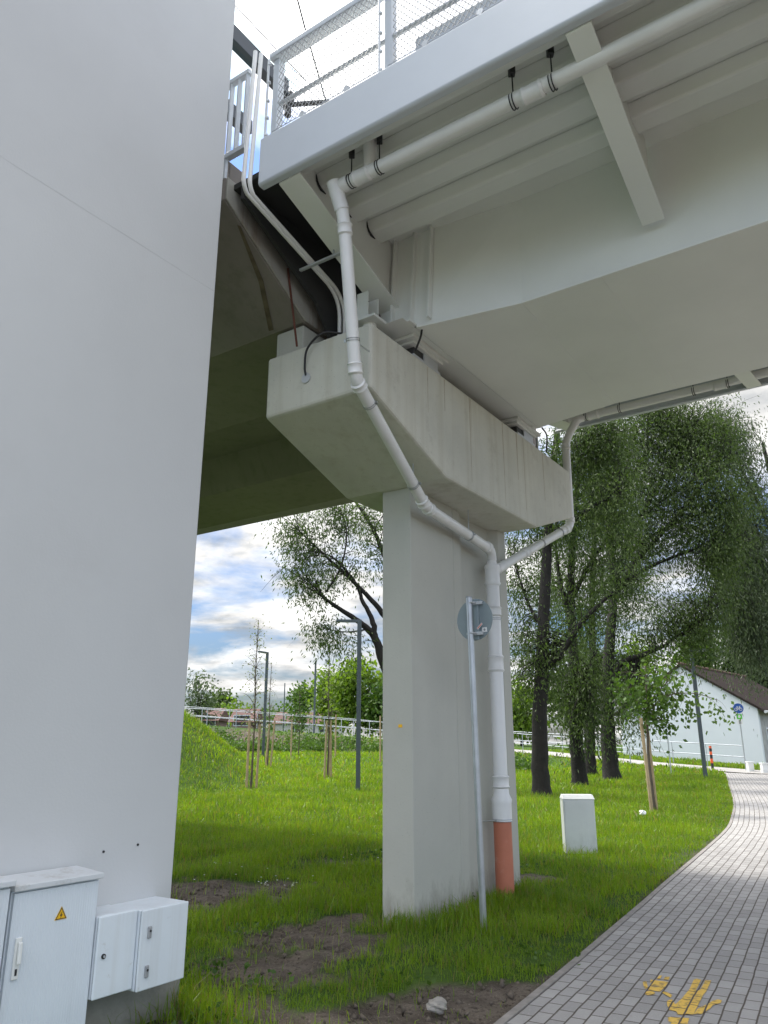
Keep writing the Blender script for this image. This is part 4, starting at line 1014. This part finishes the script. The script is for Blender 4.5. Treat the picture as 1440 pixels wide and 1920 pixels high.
g_ = obj('plate', MB().hexa([c+dv*k+sv_*x+Vector((0,0,z)) for k in (-.006,.006) for x, z in ((-.12,-.74),(.12,-.74),(.12,-.53),(-.12,-.53))]), M['sign_white'], t, label='small white plate')
obj('mark', MB().hexa([c+dv*k+sv_*x+Vector((0,0,z)) for k in (.0065,.008) for x, z in ((-.05,-.72),(.05,-.72),(.05,-.55),(-.05,-.55))]), M['grey_part'], g_)
pp = on_ground(1253, 36.0); q_ = thing('sign_post', 'bare thin grey post between the sapling and the dark lamp', 'post', pp)
obj('post', MB().tube([pp-Vector((0,0,.3)), pp+Vector((0,0,2.35))], .028, 10), M['zinc'], q_, smooth=50)
obj('post_cap', MB().tube([pp+Vector((0,0,2.35)), pp+Vector((0,0,2.37))], .031, 10), M['grey_part'], q_, smooth=50)

# ------------------------------------------------------------------ trees
def leaf_cloud(pos, dirs, ln, wd, rng):
    n = len(pos)
    d = dirs/np.linalg.norm(dirs, axis=1, keepdims=True)
    r_ = rng.normal(size=(n,3)); s = np.cross(d, r_); s /= np.linalg.norm(s, axis=1, keepdims=True)+1e-9
    l = ln*rng.uniform(.65,1.3,(n,1)); w = wd*rng.uniform(.7,1.25,(n,1))
    a = pos; b = pos+d*l*.45+s*w*.5; c = pos+d*l; e = pos+d*l*.45-s*w*.5
    V = np.stack([a,b,c,e],1).reshape(-1,3); i = np.arange(n)*4
    T = np.concatenate([np.stack([i,i+1,i+2],1), np.stack([i,i+2,i+3],1)])
    return V, T
def smooth_pts(P, n=5): return catm3(P, n)
def tree(name, label, cat, group, base, limbs, blobs, leaf, lm, bark, seed, droop=.5, per=42, spread=.28, twig_r=.012, anchor_t=.25, trunk_t=.45):
    """limbs: list of (points, r0, r1), first one the trunk; blobs: (centre, radii, number of twigs)"""
    rng = np.random.default_rng(seed)
    t = thing(name, label, cat, base, group)
    nodes = []
    for li, (pts, r0, r1) in enumerate(limbs):
        sp = smooth_pts(pts, 6); n = len(sp); mb = MB()
        rs = [r0+(r1-r0)*(i/(n-1))**.8 for i in range(n)]
        if li == 0: rs[0] *= 1.35; rs[1] *= 1.12
        jit = [p+Vector(rng.normal(size=3))*rs[i]*(.05 if li == 0 else .12) if 0 < i < n-1 else p for i, p in enumerate(sp)]
        mb.tube(jit, rs, 10 if li == 0 else 7); 
        obj('trunk' if li == 0 else 'limb', mb, bark, t, smooth=60)
        for i in range(n):
            if i/(n-1) >= (trunk_t if li == 0 else anchor_t): nodes.append((sp[i], (sp[min(i+1,n-1)]-sp[max(i-1,0)]).normalized(), rs[i]))
    NP = np.array([tuple(p) for p, _, _ in nodes])
    tw = MB(); LP = []; LD = []
    for c, rad, num in blobs:
        for _ in range(num):
            d = rng.normal(size=3); d /= np.linalg.norm(d); q = np.array(c)+d*np.array(rad)*(rng.uniform(.2,1)**.6 if rng.random() < .8 else rng.uniform(.9,1.45))
            dist = np.linalg.norm(NP-q, axis=1)+np.maximum(0, NP[:,2]-q[2])*.6+rng.uniform(0,.8,len(NP))
            k = int(dist.argmin()); p, dr, rr = nodes[k]
            q = Vector(q); ln = (q-p).length
            ctl = p.lerp(q, .45)+dr*ln*.18+Vector((0,0,.16*ln))
            path = bend(p, ctl, q, 5)
            r0 = min(rr*.6, twig_r+.008*ln)
            tw.tube(path, [r0*(1-i/6.5) for i in range(6)], 4, caps=False)
            # side sprigs
            A = np.array([tuple(x) for x in path])
            m = int(per*rng.uniform(.6,1.4)*min(1.6, .5+ln*.35))
            ts = rng.uniform(.30,1.05,m)**.75*5; i0 = np.clip(ts.astype(int),0,4); fr = (ts-i0)[:,None]
            pt = A[i0]*(1-fr)+A[i0+1]*fr
            off = rng.normal(size=(m,3))*spread*np.array([1,1,.8]); off[:,2] -= np.abs(rng.normal(size=m))*droop*spread*1.6
            LP.append(pt+off); dd = rng.normal(size=(m,3))*.8+off/spread*.22; dd[:,2] -= droop*1.3
            LD.append(dd)
            if ln > .8:
                for _k in range(2):
                    j = int(rng.integers(2,5)); e = path[j]+Vector(rng.normal(size=3))*spread*1.4-Vector((0,0,droop*spread))
                    tw.tube([path[j], path[j].lerp(e,.5)+Vector((0,0,.05)), e], [r0*.4, r0*.3, r0*.15], 3, caps=False)
    if tw.v: obj('twigs', tw, bark, t)
    V, T = leaf_cloud(np.concatenate(LP), np.concatenate(LD), leaf[0], leaf[1], rng)
    tri_mesh('crown', V, T, lm, t)
    return t
def pxblob(px, py, Y, rpx, n, sq=1.0, dz=1.0):
    c = at(px, py, Y); k = rpx*Y/1443
    return (tuple(c), (k*sq, k*dz, k), max(1, round(n*DENS)))
DENS = 1.0
def limb(pts, r0, r1): return ([at(a,b,Y) for a,b,Y in pts], r0*1.1, r1)
WG = 'dark willows right of the pier'; DENS = 1.75
b1 = on_ground(1011,22.5)
tree('willow_tree','thick dark trunked willow nearest the white service cabinet','tree',WG,b1,
  [([b1-Vector((0,0,.2)), at(1012,1400,22.5), at(1016,1250,22.5), at(1022,1100,22.6), at(1030,960,22.8), at(1040,850,23.0), at(1050,770,23.2)], .27, .08),
   limb([(1020,1255,22.5),(1052,1225,22.3),(1090,1168,22.0),(1140,1120,21.8),(1190,1085,21.6)], .12,.03),
   limb([(1030,960,22.8),(1000,930,23.2),(975,880,23.6),(960,830,24)], .10,.03),
   limb([(1028,1010,22.7),(1075,975,22.3),(1120,945,21.8),(1165,925,21.5)], .10,.03),
   limb([(1018,1180,22.5),(990,1130,22.9),(965,1060,23.3)], .06,.02),
   limb([(1036,900,22.9),(1080,850,22.5),(1120,800,22.2),(1150,760,22)], .09,.03)],
  [pxblob(1120,800,22.3,50,26), pxblob(1000,900,23.2,55,30), pxblob(1075,850,22.5,60,38), pxblob(1140,830,22.2,55,34), pxblob(975,1010,23.4,32,12), pxblob(985,1090,23.2,38,16), pxblob(990,1190,22.8,42,16), pxblob(1060,970,22.5,45,20), pxblob(1140,930,21.8,45,24), pxblob(1170,1080,21.8,45,18), pxblob(1100,1150,22,30,8), pxblob(975,1280,22.8,32,9)],
  (.135,.036), L_WILLOW, M['bark'], 11, .75, 105, .34)
b2 = on_ground(1083,26.5)
tree('willow_tree','willow second in line with drooping twigs over its dark trunk','tree',WG,b2,
  [([b2-Vector((0,0,.2)), at(1080,1380,26.5), at(1076,1250,26.6), at(1070,1100,26.9), at(1078,960,27.2), at(1090,860,27.5)], .27,.07),
   limb([(1076,1180,26.6),(1050,1090,27),(1042,1000,27.4),(1052,900,27.8)], .10,.03),
   limb([(1074,1120,26.8),(1110,1050,26.4),(1160,980,26)], .09,.03),
   limb([(1078,1300,26.5),(1100,1250,26.2),(1120,1220,26)], .05,.02)],
  [pxblob(1060,1000,27,50,22), pxblob(1110,1060,26.6,50,22), pxblob(1095,900,27.4,60,30), pxblob(1150,980,26.2,45,22), pxblob(1100,1260,26.2,45,22,1,.8), pxblob(1090,1340,26,32,12), pxblob(1050,1140,27,45,14), pxblob(1040,1290,26.8,30,9)],
  (.15,.040), L_WILLOW, M['bark'], 12, .9, 105, .38)
b3 = on_ground(1141,30.6)
tree('willow_tree','willow third in line with a long bare limb reaching right','tree',WG,b3,
  [([b3-Vector((0,0,.2)), at(1140,1380,30.6), at(1138,1280,30.6), at(1146,1170,30.7), at(1150,1090,30.9), at(1145,980,31.2), at(1165,880,31.6)], .33, .09),
   limb([(1140,1285,30.6),(1165,1245,30.4),(1205,1228,30.1),(1242,1212,29.8),(1275,1190,29.5),(1330,1165,29)], .14,.03),
   limb([(1150,1120,30.8),(1195,1050,30.4),(1250,990,30),(1310,920,29.6),(1350,880,29.3)], .13,.03),
   limb([(1148,1080,30.9),(1190,990,30.8),(1240,900,30.6),(1280,830,30.5)], .12,.03),
   limb([(1150,1000,31.1),(1120,930,31.6),(1110,860,32)], .10,.03),
   limb([(1155,1100,30.8),(1225,1060,30.2),(1300,1030,29.5),(1360,1000,29)], .10,.025),
   limb([(1150,940,31.3),(1200,870,31),(1230,800,30.8)], .10,.03),
   limb([(1152,1060,30.9),(1230,1000,30.2),(1320,960,29.6),(1385,930,29.2)], .07,.02),
   limb([(1150,1030,31),(1215,960,30.4),(1300,900,29.8),(1370,850,29.4)], .06,.02),
   limb([(1148,990,31.1),(1160,900,31.2),(1190,820,31.3),(1215,770,31.3)], .07,.02)],
  [pxblob(1190,785,31,50,24), pxblob(1255,760,30.6,48,24), pxblob(1325,775,30,40,18), pxblob(1215,840,30.8,70,46), pxblob(1290,810,30.4,62,44), pxblob(1310,890,29.8,70,46), pxblob(1225,930,30.4,75,48), pxblob(1150,890,31.5,60,34), pxblob(1290,985,29.8,60,34), pxblob(1185,1010,30.5,45,20), pxblob(1340,940,29.4,60,36), pxblob(1240,1150,29.9,40,12), pxblob(1310,1110,29.3,48,20), pxblob(1345,1040,29.3,50,26), pxblob(1300,1180,29.4,40,14), pxblob(1190,1180,30.3,40,10), pxblob(1175,1330,30.3,35,10)],
  (.165,.043), L_WILLOW, M['bark'], 13, .8, 105, .44)
b4 = on_ground(1104,33.5)
tree('willow_tree','slender willow trunk standing furthest back of the group','tree',WG,b4,
  [([b4-Vector((0,0,.2)), at(1106,1390,33.5), at(1112,1280,33.7), at(1110,1150,34), at(1115,1000,34.5), at(1130,900,35)], .28, .07),
   limb([(1110,1200,33.9),(1075,1130,34.5),(1010,1060,35)], .08,.02),
   limb([(1112,1120,34),(1160,1060,34),(1200,1000,34)], .08,.02)],
  [pxblob(1040,1080,34.6,50,20), pxblob(1120,1130,34,55,26), pxblob(1180,1060,34,50,22), pxblob(1130,950,34.6,55,24), pxblob(1130,1250,33.6,38,16), pxblob(1180,1260,33.6,40,14)],
  (.17,.044), L_WILLOW, M['bark'], 14, .8, 100, .44)
b5 = on_ground(1500,36)
tree('willow_tree','pale green weeping willow cut by the right edge','tree',WG,b5,
  [([b5-Vector((0,0,.2)), at(1498,1380,36), at(1490,1200,36), at(1470,1040,36), at(1450,920,36), at(1430,830,36)], .32,.08),
   limb([(1488,1180,36),(1440,1080,35.5),(1400,1000,35),(1370,920,34.6)], .14,.03),
   limb([(1470,1040,36),(1420,940,35.4),(1380,860,35),(1350,800,34.8)], .13,.03),
   limb([(1490,1250,36),(1440,1180,35.4),(1390,1140,35)], .10,.03)],
  [pxblob(1370,850,34.9,55,34), pxblob(1405,930,35.2,55,38), pxblob(1390,1020,35,52,40), pxblob(1385,1110,35,50,40), pxblob(1395,1170,35,45,30), pxblob(1400,1215,35,28,8), pxblob(1440,1000,35.6,50,28), pxblob(1445,1100,35.6,45,22), pxblob(1350,790,34.8,45,22), pxblob(1400,800,34.8,36,8)],
  (.19,.046), L_WILLOW_PALE, M['bark'], 15, 1.1, 90, .48)
DENS = 1.25
b6 = on_ground(752,25)
tree('willow_tree','willow behind the pier with open crown against the bright sky','tree',WG,b6,
  [([b6-Vector((0,0,.2)), at(748,1380,25), at(735,1290,25), at(717,1238,25), at(701,1193,25), at(673,1166,24.8), at(630,1137,24.6), at(605,1120,24.4)], .26,.04),
   limb([(703,1196,25),(698,1162,25),(680,1128,25),(666,1092,25),(630,1050,24.8),(600,1035,24.7)], .10,.02),
   limb([(735,1290,25),(740,1200,25.2),(717,1150,25.2),(668,1096,25),(612,1044,24.8),(560,995,24.6)], .15,.02),
   limb([(738,1220,25.2),(735,1100,25.6),(712,1020,25.8),(680,960,26),(650,920,26.2)], .13,.03),
   limb([(612,1110,24.5),(640,1060,24.6),(650,1000,24.7),(640,960,24.8)], .04,.015),
   limb([(690,1180,24.9),(650,1185,24.5),(610,1180,24.2)], .03,.01)],
  [pxblob(560,1000,24.6,52,30,1.1), pxblob(620,975,25,50,26), pxblob(690,970,25.6,50,26), pxblob(585,1075,24.6,42,20), pxblob(645,1060,25,40,12), pxblob(605,1175,24.3,38,17), pxblob(700,1050,25.6,35,10), pxblob(540,1060,24.4,22,6), pxblob(660,1200,24.3,20,5)],
  (.145,.040), L_WILLOW, M['bark'], 16, .8, 70, .26)

# staked saplings
DENS = 1.0
SG = 'staked saplings in the meadow'; KG = 'timber stakes beside the saplings'
def stake(px, Y, h, label, lean=0):
    p = on_ground(px, Y); o = obj('stake', MB().tube([p-Vector((0,0,.3)), p+Vector((lean,0,h))], .038, 10), M['stake'], None, smooth=50); setp(o, label, 'stake', KG); return p
def sapling(label, px, Y, h, cr, cw, lm, leaf, n, seed, spread=.18, per=10):
    p = on_ground(px, Y); rng = np.random.default_rng(seed)
    blobs = []
    for i in range(7):
        f = cr+(1-cr)*(i+.5)/7; wv = cw*(1-((f-cr)/(1-cr))**1.4*.75)
        blobs.append(((p.x,p.y,p.z+h*f), (wv,wv,h*.07), n))
    tree('sapling', label, 'sapling', SG, p, [([p-Vector((0,0,.2)), p+Vector((.02,0,h*.35)), p+Vector((-.02,0,h*.7)), p+Vector((0,0,h))], .035, .008)], blobs, leaf, lm, M['bark_thin'], seed, .0, per, spread, .006, .25, .28)
stake(466,24,1.95,'timber stake at the left of the tallest thin sapling'); stake(484,24.4,1.85,'timber stake right of the tallest thin sapling', .03)
sapling('tall thin sapling with sparse pale leaves against the clouds', 474, 24.2, 5.0, .30, .62, L_BIRCH, (.07,.04), 13, 21, .14, 8)
stake(499,33,1.75,'slanting timber stake left of the lamp post foot', .10); stake(508,33,1.9,'timber stake right of the lamp post foot', .12)
sapling('faint bare sapling behind the lamp post', 503, 33.3, 4.2, .35, .5, L_BIRCH, (.06,.035), 6, 22, .14, 5)
stake(609,28.6,2.0,'timber stake left of the second sapling', .06); stake(622,28.8,2.0,'timber stake right of the second sapling', -.05); stake(617,29.4,1.3,'thin timber stake between the pair at the second sapling')
sapling('thin sapling between stakes left of the near lamp', 615, 28.8, 4.6, .38, .55, L_BIRCH, (.065,.035), 9, 23, .15, 6)
stake(546,38.5,1.6,'lone timber stake at the foot of the embankment'); stake(629,38.5,2.0,'timber stake at the embankment foot right of the second sapling'); stake(713,36,2.0,'timber stake half hidden by the left edge of the pier')
sapling('leafy young sapling behind the lone stake', 560, 40.5, 3.4, .25, .7, L_SHRUB, (.12,.08), 10, 24, .2, 14)
stake(1211,18.3,2.05,'pale timber stake left of the broad leaved sapling', -.06); stake(1220,18.6,2.05,'dark timber stake right of the broad leaved sapling', -.05)
pS = on_ground(1217,18.5)
tree('sapling','broad leaved young tree between stakes right of the willows','sapling',SG,pS,
  [([pS-Vector((0,0,.2)), at(1216,1420,18.5), at(1214,1340,18.5), at(1212,1290,18.5), at(1210,1245,18.5)], .04,.012),
   limb([(1214,1335,18.5),(1250,1305,18.3),(1300,1300,18.1),(1345,1312,18)], .014,.006),
   limb([(1214,1335,18.5),(1190,1310,18.6),(1170,1290,18.6)], .014,.006),
   limb([(1213,1320,18.5),(1250,1280,18.4),(1280,1260,18.3)], .014,.006)],
  [pxblob(1210,1280,18.5,42,34), pxblob(1245,1300,18.4,36,24), pxblob(1180,1300,18.6,30,18), pxblob(1290,1315,18.2,30,9,1.4), pxblob(1340,1330,18,22,4,1.2), pxblob(1215,1330,18.5,34,12), pxblob(1255,1345,18.3,28,6)],
  (.11,.085), L_SHRUB, M['bark_thin'], 25, .5, 20, .16, .006)

# background trees
BG = 'trees in the background'
def bushy(label, px, Y, hpx_top, wpx, lm, seed, n=60, leaf=(.34,.26), per=26, sp=.5, base_py=None, name='background_tree'):
    p = on_ground(px, Y); top = at(px, hpx_top, Y); h = top.z-p.z; w = wpx*Y/1443
    rng = np.random.default_rng(seed); blobs = []
    for i in range(9):
        a = rng.uniform(0,6.28); f = rng.uniform(.22,.86); rr = w*.5*(1-.5*max(0,f-.5))*rng.uniform(.2,.75)
        blobs.append(((p.x+math.cos(a)*rr, p.y+math.sin(a)*rr, p.z+h*f), (w*.26,w*.26,h*.16), n//9+1))
    blobs.append(((p.x, p.y, p.z+h*.86), (w*.18,w*.18,h*.13), n//8))
    lims = [([p-Vector((0,0,.3)), p+Vector((.1,0,h*.3)), p+Vector((0,.1,h*.8))], .03*h, .006*h)]
    for k in range(4):
        a = k*1.6+rng.uniform(0,.8); lims.append(([p+Vector((.05,0,h*.22)), p+Vector((math.cos(a)*w*.2,math.sin(a)*w*.2,h*.45)), p+Vector((math.cos(a)*w*.34,math.sin(a)*w*.34,h*.68))], .014*h, .004*h))
    tree(name, label, 'tree', BG, p, lims, blobs, leaf, lm, M['bark'], seed, .15, per, sp, .03)
bushy('bright green bushy tree beyond the embankment just left of the pier', 668, 68, 1243, 105, L_BRIGHT, 31, 110, (.36,.28), 40, .62)
bushy('rounded green tree beyond the embankment left of the bright bushy tree', 618, 74, 1262, 70, L_BRIGHT, 32, 70, (.36,.28), 40, .6)
bushy('darker green tree at right behind the edge of the pier', 720, 66, 1280, 70, L_SHRUB, 33, 60, (.36,.28), 40, .6)
bushy('low round tree beyond the railing behind the distant mast', 565, 80, 1285, 50, L_SHRUB, 34, 40, (.36,.28), 36, .55)
bushy('pale airy tree at the left edge beyond the railing', 365, 64, 1262, 60, L_WILLOW_PALE, 35, 40, (.34,.13), 34, .6)
bushy('distant dark round tree over the pink house', 412, 130, 1296, 34, L_WILLOW, 36, 40, (.6,.45), 36, .9)
bushy('distant dark tree left of the round tree', 388, 125, 1308, 40, L_WILLOW, 37, 36, (.6,.45), 36, .9)
bushy('low distant yellow green bush over the railing', 440, 110, 1322, 60, L_BRIGHT, 38, 30, (.5,.4), 36, .8)
bushy('bright yellow green tree glowing between pier and willow trunk', 978, 62, 1275, 70, L_BRIGHT, 39, 60, (.36,.28), 40, .6)
bushy('dark broad tree behind the willow trunks', 1085, 66, 1180, 130, L_WILLOW, 40, 80, (.36,.26), 40, .7)
bushy('green tree behind the roof of the white house', 1330, 75, 1160, 110, L_SHRUB, 41, 90, (.40,.30), 40, .8)
bushy('pale tree behind the willows left of the house gable', 1215, 70, 1190, 90, L_BRIGHT, 42, 50, (.36,.28), 36, .7)
bushy('distant tree filling the gap behind the second sapling', 520, 120, 1325, 70, L_SHRUB, 43, 30, (.5,.4), 36, .8)
def conifer():
    p = on_ground(1445, 66); rng = np.random.default_rng(50); h = at(1440,960,66).z-p.z
    blobs = []
    for i in range(16):
        f = .08+.9*i/16; w = 4.0*(1-f)**.8+.5
        blobs.append(((p.x+rng.normal()*.3, p.y, p.z+h*f), (w,w,h*.05), int(10+8*(1-f))))
    tree('conifer','tall dark conifer at the right edge behind the house','tree',BG,p,[([p, p+Vector((0,0,h*.5)), p+Vector((0,0,h))], .4,.05)], blobs, (.6,.28), L_DARK, M['bark'], 50, .6, 60, .7, .04)
conifer()

# ------------------------------------------------------------------ grass and ground cover
def on_paths(x, y):
    e = edge_dist(x, y); d, _, _ = ramp_near(x, y)
    return ((e > -.05)&(e < PATH_W+.2)&(y < 38)) | (d < 1.5)
def in_solid(x, y):
    u = x*BX.x+y*BX.y; v = x*CX.x+y*CX.y
    return ((u > 4.14)&(v < 3.86)) | ((u > 4.16)&(u < 4.56)&(v > 6.63)&(v < 8.97)) | ((u > 3.85)&(v < 3.0)) | ((np.abs(x-2.95) < .27)&(y > 12.25)&(y < 12.75))
def blades(x, y, hgt, wid, rng, lean=.5):
    n = len(x); z = ground(x, y)-.012
    a = rng.uniform(0, 2*np.pi, n); s = np.stack([np.cos(a), np.sin(a), np.zeros(n)], 1)
    b = rng.uniform(0, 2*np.pi, n); l = np.abs(rng.normal(size=n))*lean*hgt
    ld = np.stack([np.cos(b)*l, np.sin(b)*l, np.zeros(n)], 1)
    base = np.stack([x, y, z], 1); up = np.zeros((n,3)); up[:,2] = hgt
    m = base+up*.55+ld*.3; tip = base+up*np.clip(1-.25*(l/hgt)[:,None],.4,1)+ld
    w = (wid/2)[:,None]
    V = np.stack([base-s*w, base+s*w, m-s*w*.8, m+s*w*.8, tip], 1).reshape(-1,3); i = np.arange(n)*5
    T = np.concatenate([np.stack([i,i+1,i+3],1), np.stack([i,i+3,i+2],1), np.stack([i+2,i+3,i+4],1)])
    return V, T
def make_grass():
    rng = np.random.default_rng(77); VS = []; TS = []; off = 0
    zones = [(-2.6,2.4,4.0,7.5,4200,.0046,.085),(-3.6,4.2,7.5,11,2700,.0060,.115),(-5.0,7.0,11,16,1500,.0078,.125),(-8.5,10,16,24,600,.0125,.14),(-14,15,24,34,250,.020,.16),(-19,18,34,52,62,.042,.18),(10,26,36,44,60,.042,.16)]
    for x0,x1,y0,y1,den,wid,hg in zones:
        n = int((x1-x0)*(y1-y0)*den); x = rng.uniform(x0,x1,n); y = rng.uniform(y0,y1,n)
        clump = vnoise(x,y,1.6,21)*.6+vnoise(x,y,5.5,22)*.4
        keep = (x > -.36*y-.6)&(x < .56*y+.6)&~on_paths(x,y)&~in_solid(x,y)
        if y0 < 16:
            sm = soil_mask(x,y); keep &= rng.random(n) < np.clip((1-sm)*(.35+1.1*clump)+.025, 0, 1)
            # thin, patchy turf in the worn foreground
            worn = 1-sstep(6.2, 9.0, y-.25*x); keep &= rng.random(n) > worn*np.clip(1.25-1.9*vnoise(x,y,2.7,25), 0, .85)
        d,_,side = ramp_near(x,y); keep &= ~((side < 0)&(x < 8)&(y > 48)) 
        slope = (d > 2.6)&(d < 8.5)&(x < 3.5)&(y > 43)
        keep &= ~(slope&(rng.random(n) < np.where(vnoise(x,y,1.1,40) > .42, .93, .55)))
        x, y, clump = x[keep], y[keep], clump[keep]; n = len(x)
        h = hg*rng.uniform(.40,1.35,n)*(.40+1.15*clump); e = edge_dist(x,y); h *= np.where((e > -.35)&(e < 0), .6, 1)
        V, T = blades(x, y, h, wid*rng.uniform(.7,1.3,n), rng, .55)
        VS.append(V); TS.append(T+off); off += len(V)
    # tall tufts around the pier foot, boxes and sign post
    tx, ty = [], []
    for cx, cy, k, s in ((.45,7.85,260,.13),(.75,8.2,260,.12),(.2,7.75,200,.10),(1.1,8.75,260,.13),(1.6,9.5,240,.12),(.9,7.5,120,.08),(-1.25,5.55,500,.16),(-1.05,5.3,350,.16),(-1.5,6.1,420,.15),(2.9,12.7,200,.14),(3.3,12.8,160,.12),(-.05,8.2,120,.08)):
        tx.append(rng.normal(cx,s,k)); ty.append(rng.normal(cy,s,k))
    x = np.concatenate(tx); y = np.concatenate(ty); k = ~in_solid(x,y)&~on_paths(x,y); x, y = x[k], y[k]
    V, T = blades(x, y, rng.uniform(.08,.24,len(x)), rng.uniform(.004,.008,len(x)), rng, .5); VS.append(V); TS.append(T+off); off += len(V)
    o = tri_mesh('grass', np.concatenate(VS), np.concatenate(TS), GRASS, org=Vector((0,0,0))); setp(o, 'long bright green meadow grass around the pier', 'grass', kind='stuff')
make_grass()
def make_cover():
    rng = np.random.default_rng(88)
    n = 9000; x = rng.uniform(-20,7,n); y = rng.uniform(38,54,n); d,_,side = ramp_near(x,y)
    k = (side > 0)&(d > 4.0)&(d < 8.2)&(vnoise(x,y,.7,30)+rng.normal(size=n)*.08 > .36); x, y = x[k], y[k]
    m = 14; X = np.repeat(x,m)+rng.normal(size=len(x)*m)*.22; Y = np.repeat(y,m)+rng.normal(size=len(x)*m)*.22
    Z = ground(X,Y)+np.abs(rng.normal(size=len(X)))*.28+.03
    dd = rng.normal(size=(len(X),3)); dd[:,2] = np.abs(dd[:,2])*.6
    V, T = leaf_cloud(np.stack([X,Y,Z],1), dd, .16, .12, rng)
    o = tri_mesh('shrub_cover', V, T, L_SHRUB, org=Vector((0,0,0))); setp(o, 'low leafy weeds covering the embankment slope', 'ground cover', kind='stuff')
    # broad-leaved weeds in the worn foreground
    W_ = []; D_ = []
    for cx, cy, k in ((-1.05,5.15,60),(-.9,5.9,40),(-1.3,6.3,60),(1.75,10.9,60),(.2,6.0,20),(-.2,11.9,50),(1.15,6.6,30),(-1.2,7.5,30),(1.0,9.0,40)):
        p = rng.normal(size=(k,2))*.13+np.array([cx,cy]); W_.append(np.stack([p[:,0],p[:,1],ground(p[:,0],p[:,1])+rng.uniform(.01,.09,k)],1)); q = rng.normal(size=(k,3)); q[:,2] = np.abs(q[:,2])*.4; D_.append(q)
    V, T = leaf_cloud(np.concatenate(W_), np.concatenate(D_), .045, .034, rng)
    o = tri_mesh('weeds', V, T, L_SHRUB, org=Vector((0,0,0))); setp(o, 'small broad leaved weeds in the worn turf', 'weeds', kind='stuff')
    # clods and dry stalks on the bare soil
    V = []; T = []
    n = 3200; x = rng.uniform(-2.9,1.4,n); y = rng.uniform(5,10,n); k = (soil_mask(x,y) > .6)&~in_solid(x,y)&(edge_dist(x,y) < -.05); x, y = x[k], y[k]
    P = []; F = []
    for a, b in zip(x, y):
        s = .005+.024*rng.random()**3; c = np.array([a,b,gz(a,b)-.008]); o = len(P)
        q = np.array([(1,0,0),(0,1,0),(-1,0,0),(0,-1,0),(0,0,1),(0,0,-1)],float)*rng.uniform(.5,1.3,(6,1))*s; q += rng.normal(size=(6,3))*s*.2
        P += list(q+c); F += [(o+i,o+(i+1)%4,o+4) for i in range(4)]+[(o+(i+1)%4,o+i,o+5) for i in range(4)]
    o = tri_mesh('soil_clods', np.array(P), np.array(F), mat('soil_clod', (.13,.106,.083), .95, .35, 30, .3, 60), org=Vector((0,0,0))); setp(o, 'small clods of dry earth on bare soil', 'soil', kind='stuff')
make_cover()
def make_daisies():
    rng = np.random.default_rng(5); P = []
    for cx, cy, k, sp in ((-1.35,9.75,9,.10),(-1.0,9.62,8,.10),(-.2,11.2,6,.3),(-1.6,10.6,8,.5),(.4,12.0,10,1.0)):
        q = rng.normal(size=(k,2))*sp+np.array([cx,cy]); P += [(a,b,gz(a,b)+rng.uniform(.05,.11)) for a,b in q]
    V = []; T = []
    for p in P:
        o = len(V); n = 8; V.append(p)
        for i in range(n):
            a = 2*math.pi*i/n; r = .013 if i%2 == 0 else .010; V.append((p[0]+r*math.cos(a), p[1]+r*math.sin(a), p[2]+.003))
        T += [(o, o+1+i, o+1+(i+1)%n) for i in range(n)]
    o = tri_mesh('daisies', np.array(V), np.array(T), M['sign_white'], org=Vector((0,0,0))); setp(o, 'tiny white daisies at the edge of the bare soil', 'flowers', kind='stuff')
make_daisies()
def stone(p, s, label):
    bm = bmesh.new(); bmesh.ops.create_icosphere(bm, subdivisions=3, radius=1); rr = random.Random(3)
    for v in bm.verts:
        n = v.co.normalized(); f = 1+.28*math.sin(n.x*3.1+1)*math.cos(n.y*2.7)+.12*math.sin(n.z*7+n.x*5)+rr.uniform(-.05,.05); v.co = Vector((n.x*s*1.5*f, n.y*s*f, n.z*s*.75*f))
    me = bpy.data.meshes.new('stone'); bm.to_mesh(me); bm.free(); o = link_mesh('stone', me, M['stone'], None, p); setp(o, label, 'stone')
stone((.33,5.52,.03), .05, 'pale stone lying on the bare soil beside the path')
pl_ = on_ground(1193, 17.2)
bm = bmesh.new(); bmesh.ops.create_icosphere(bm, subdivisions=2, radius=.07); rr = random.Random(5)
for v in bm.verts: v.co *= rr.uniform(.6,1.2); v.co.z *= .8
me = bpy.data.meshes.new('litter'); bm.to_mesh(me); bm.free(); o = link_mesh('litter', me, M['paper'], None, pl_+Vector((0,0,.12))); setp(o, 'crumpled white paper litter in the grass', 'litter')
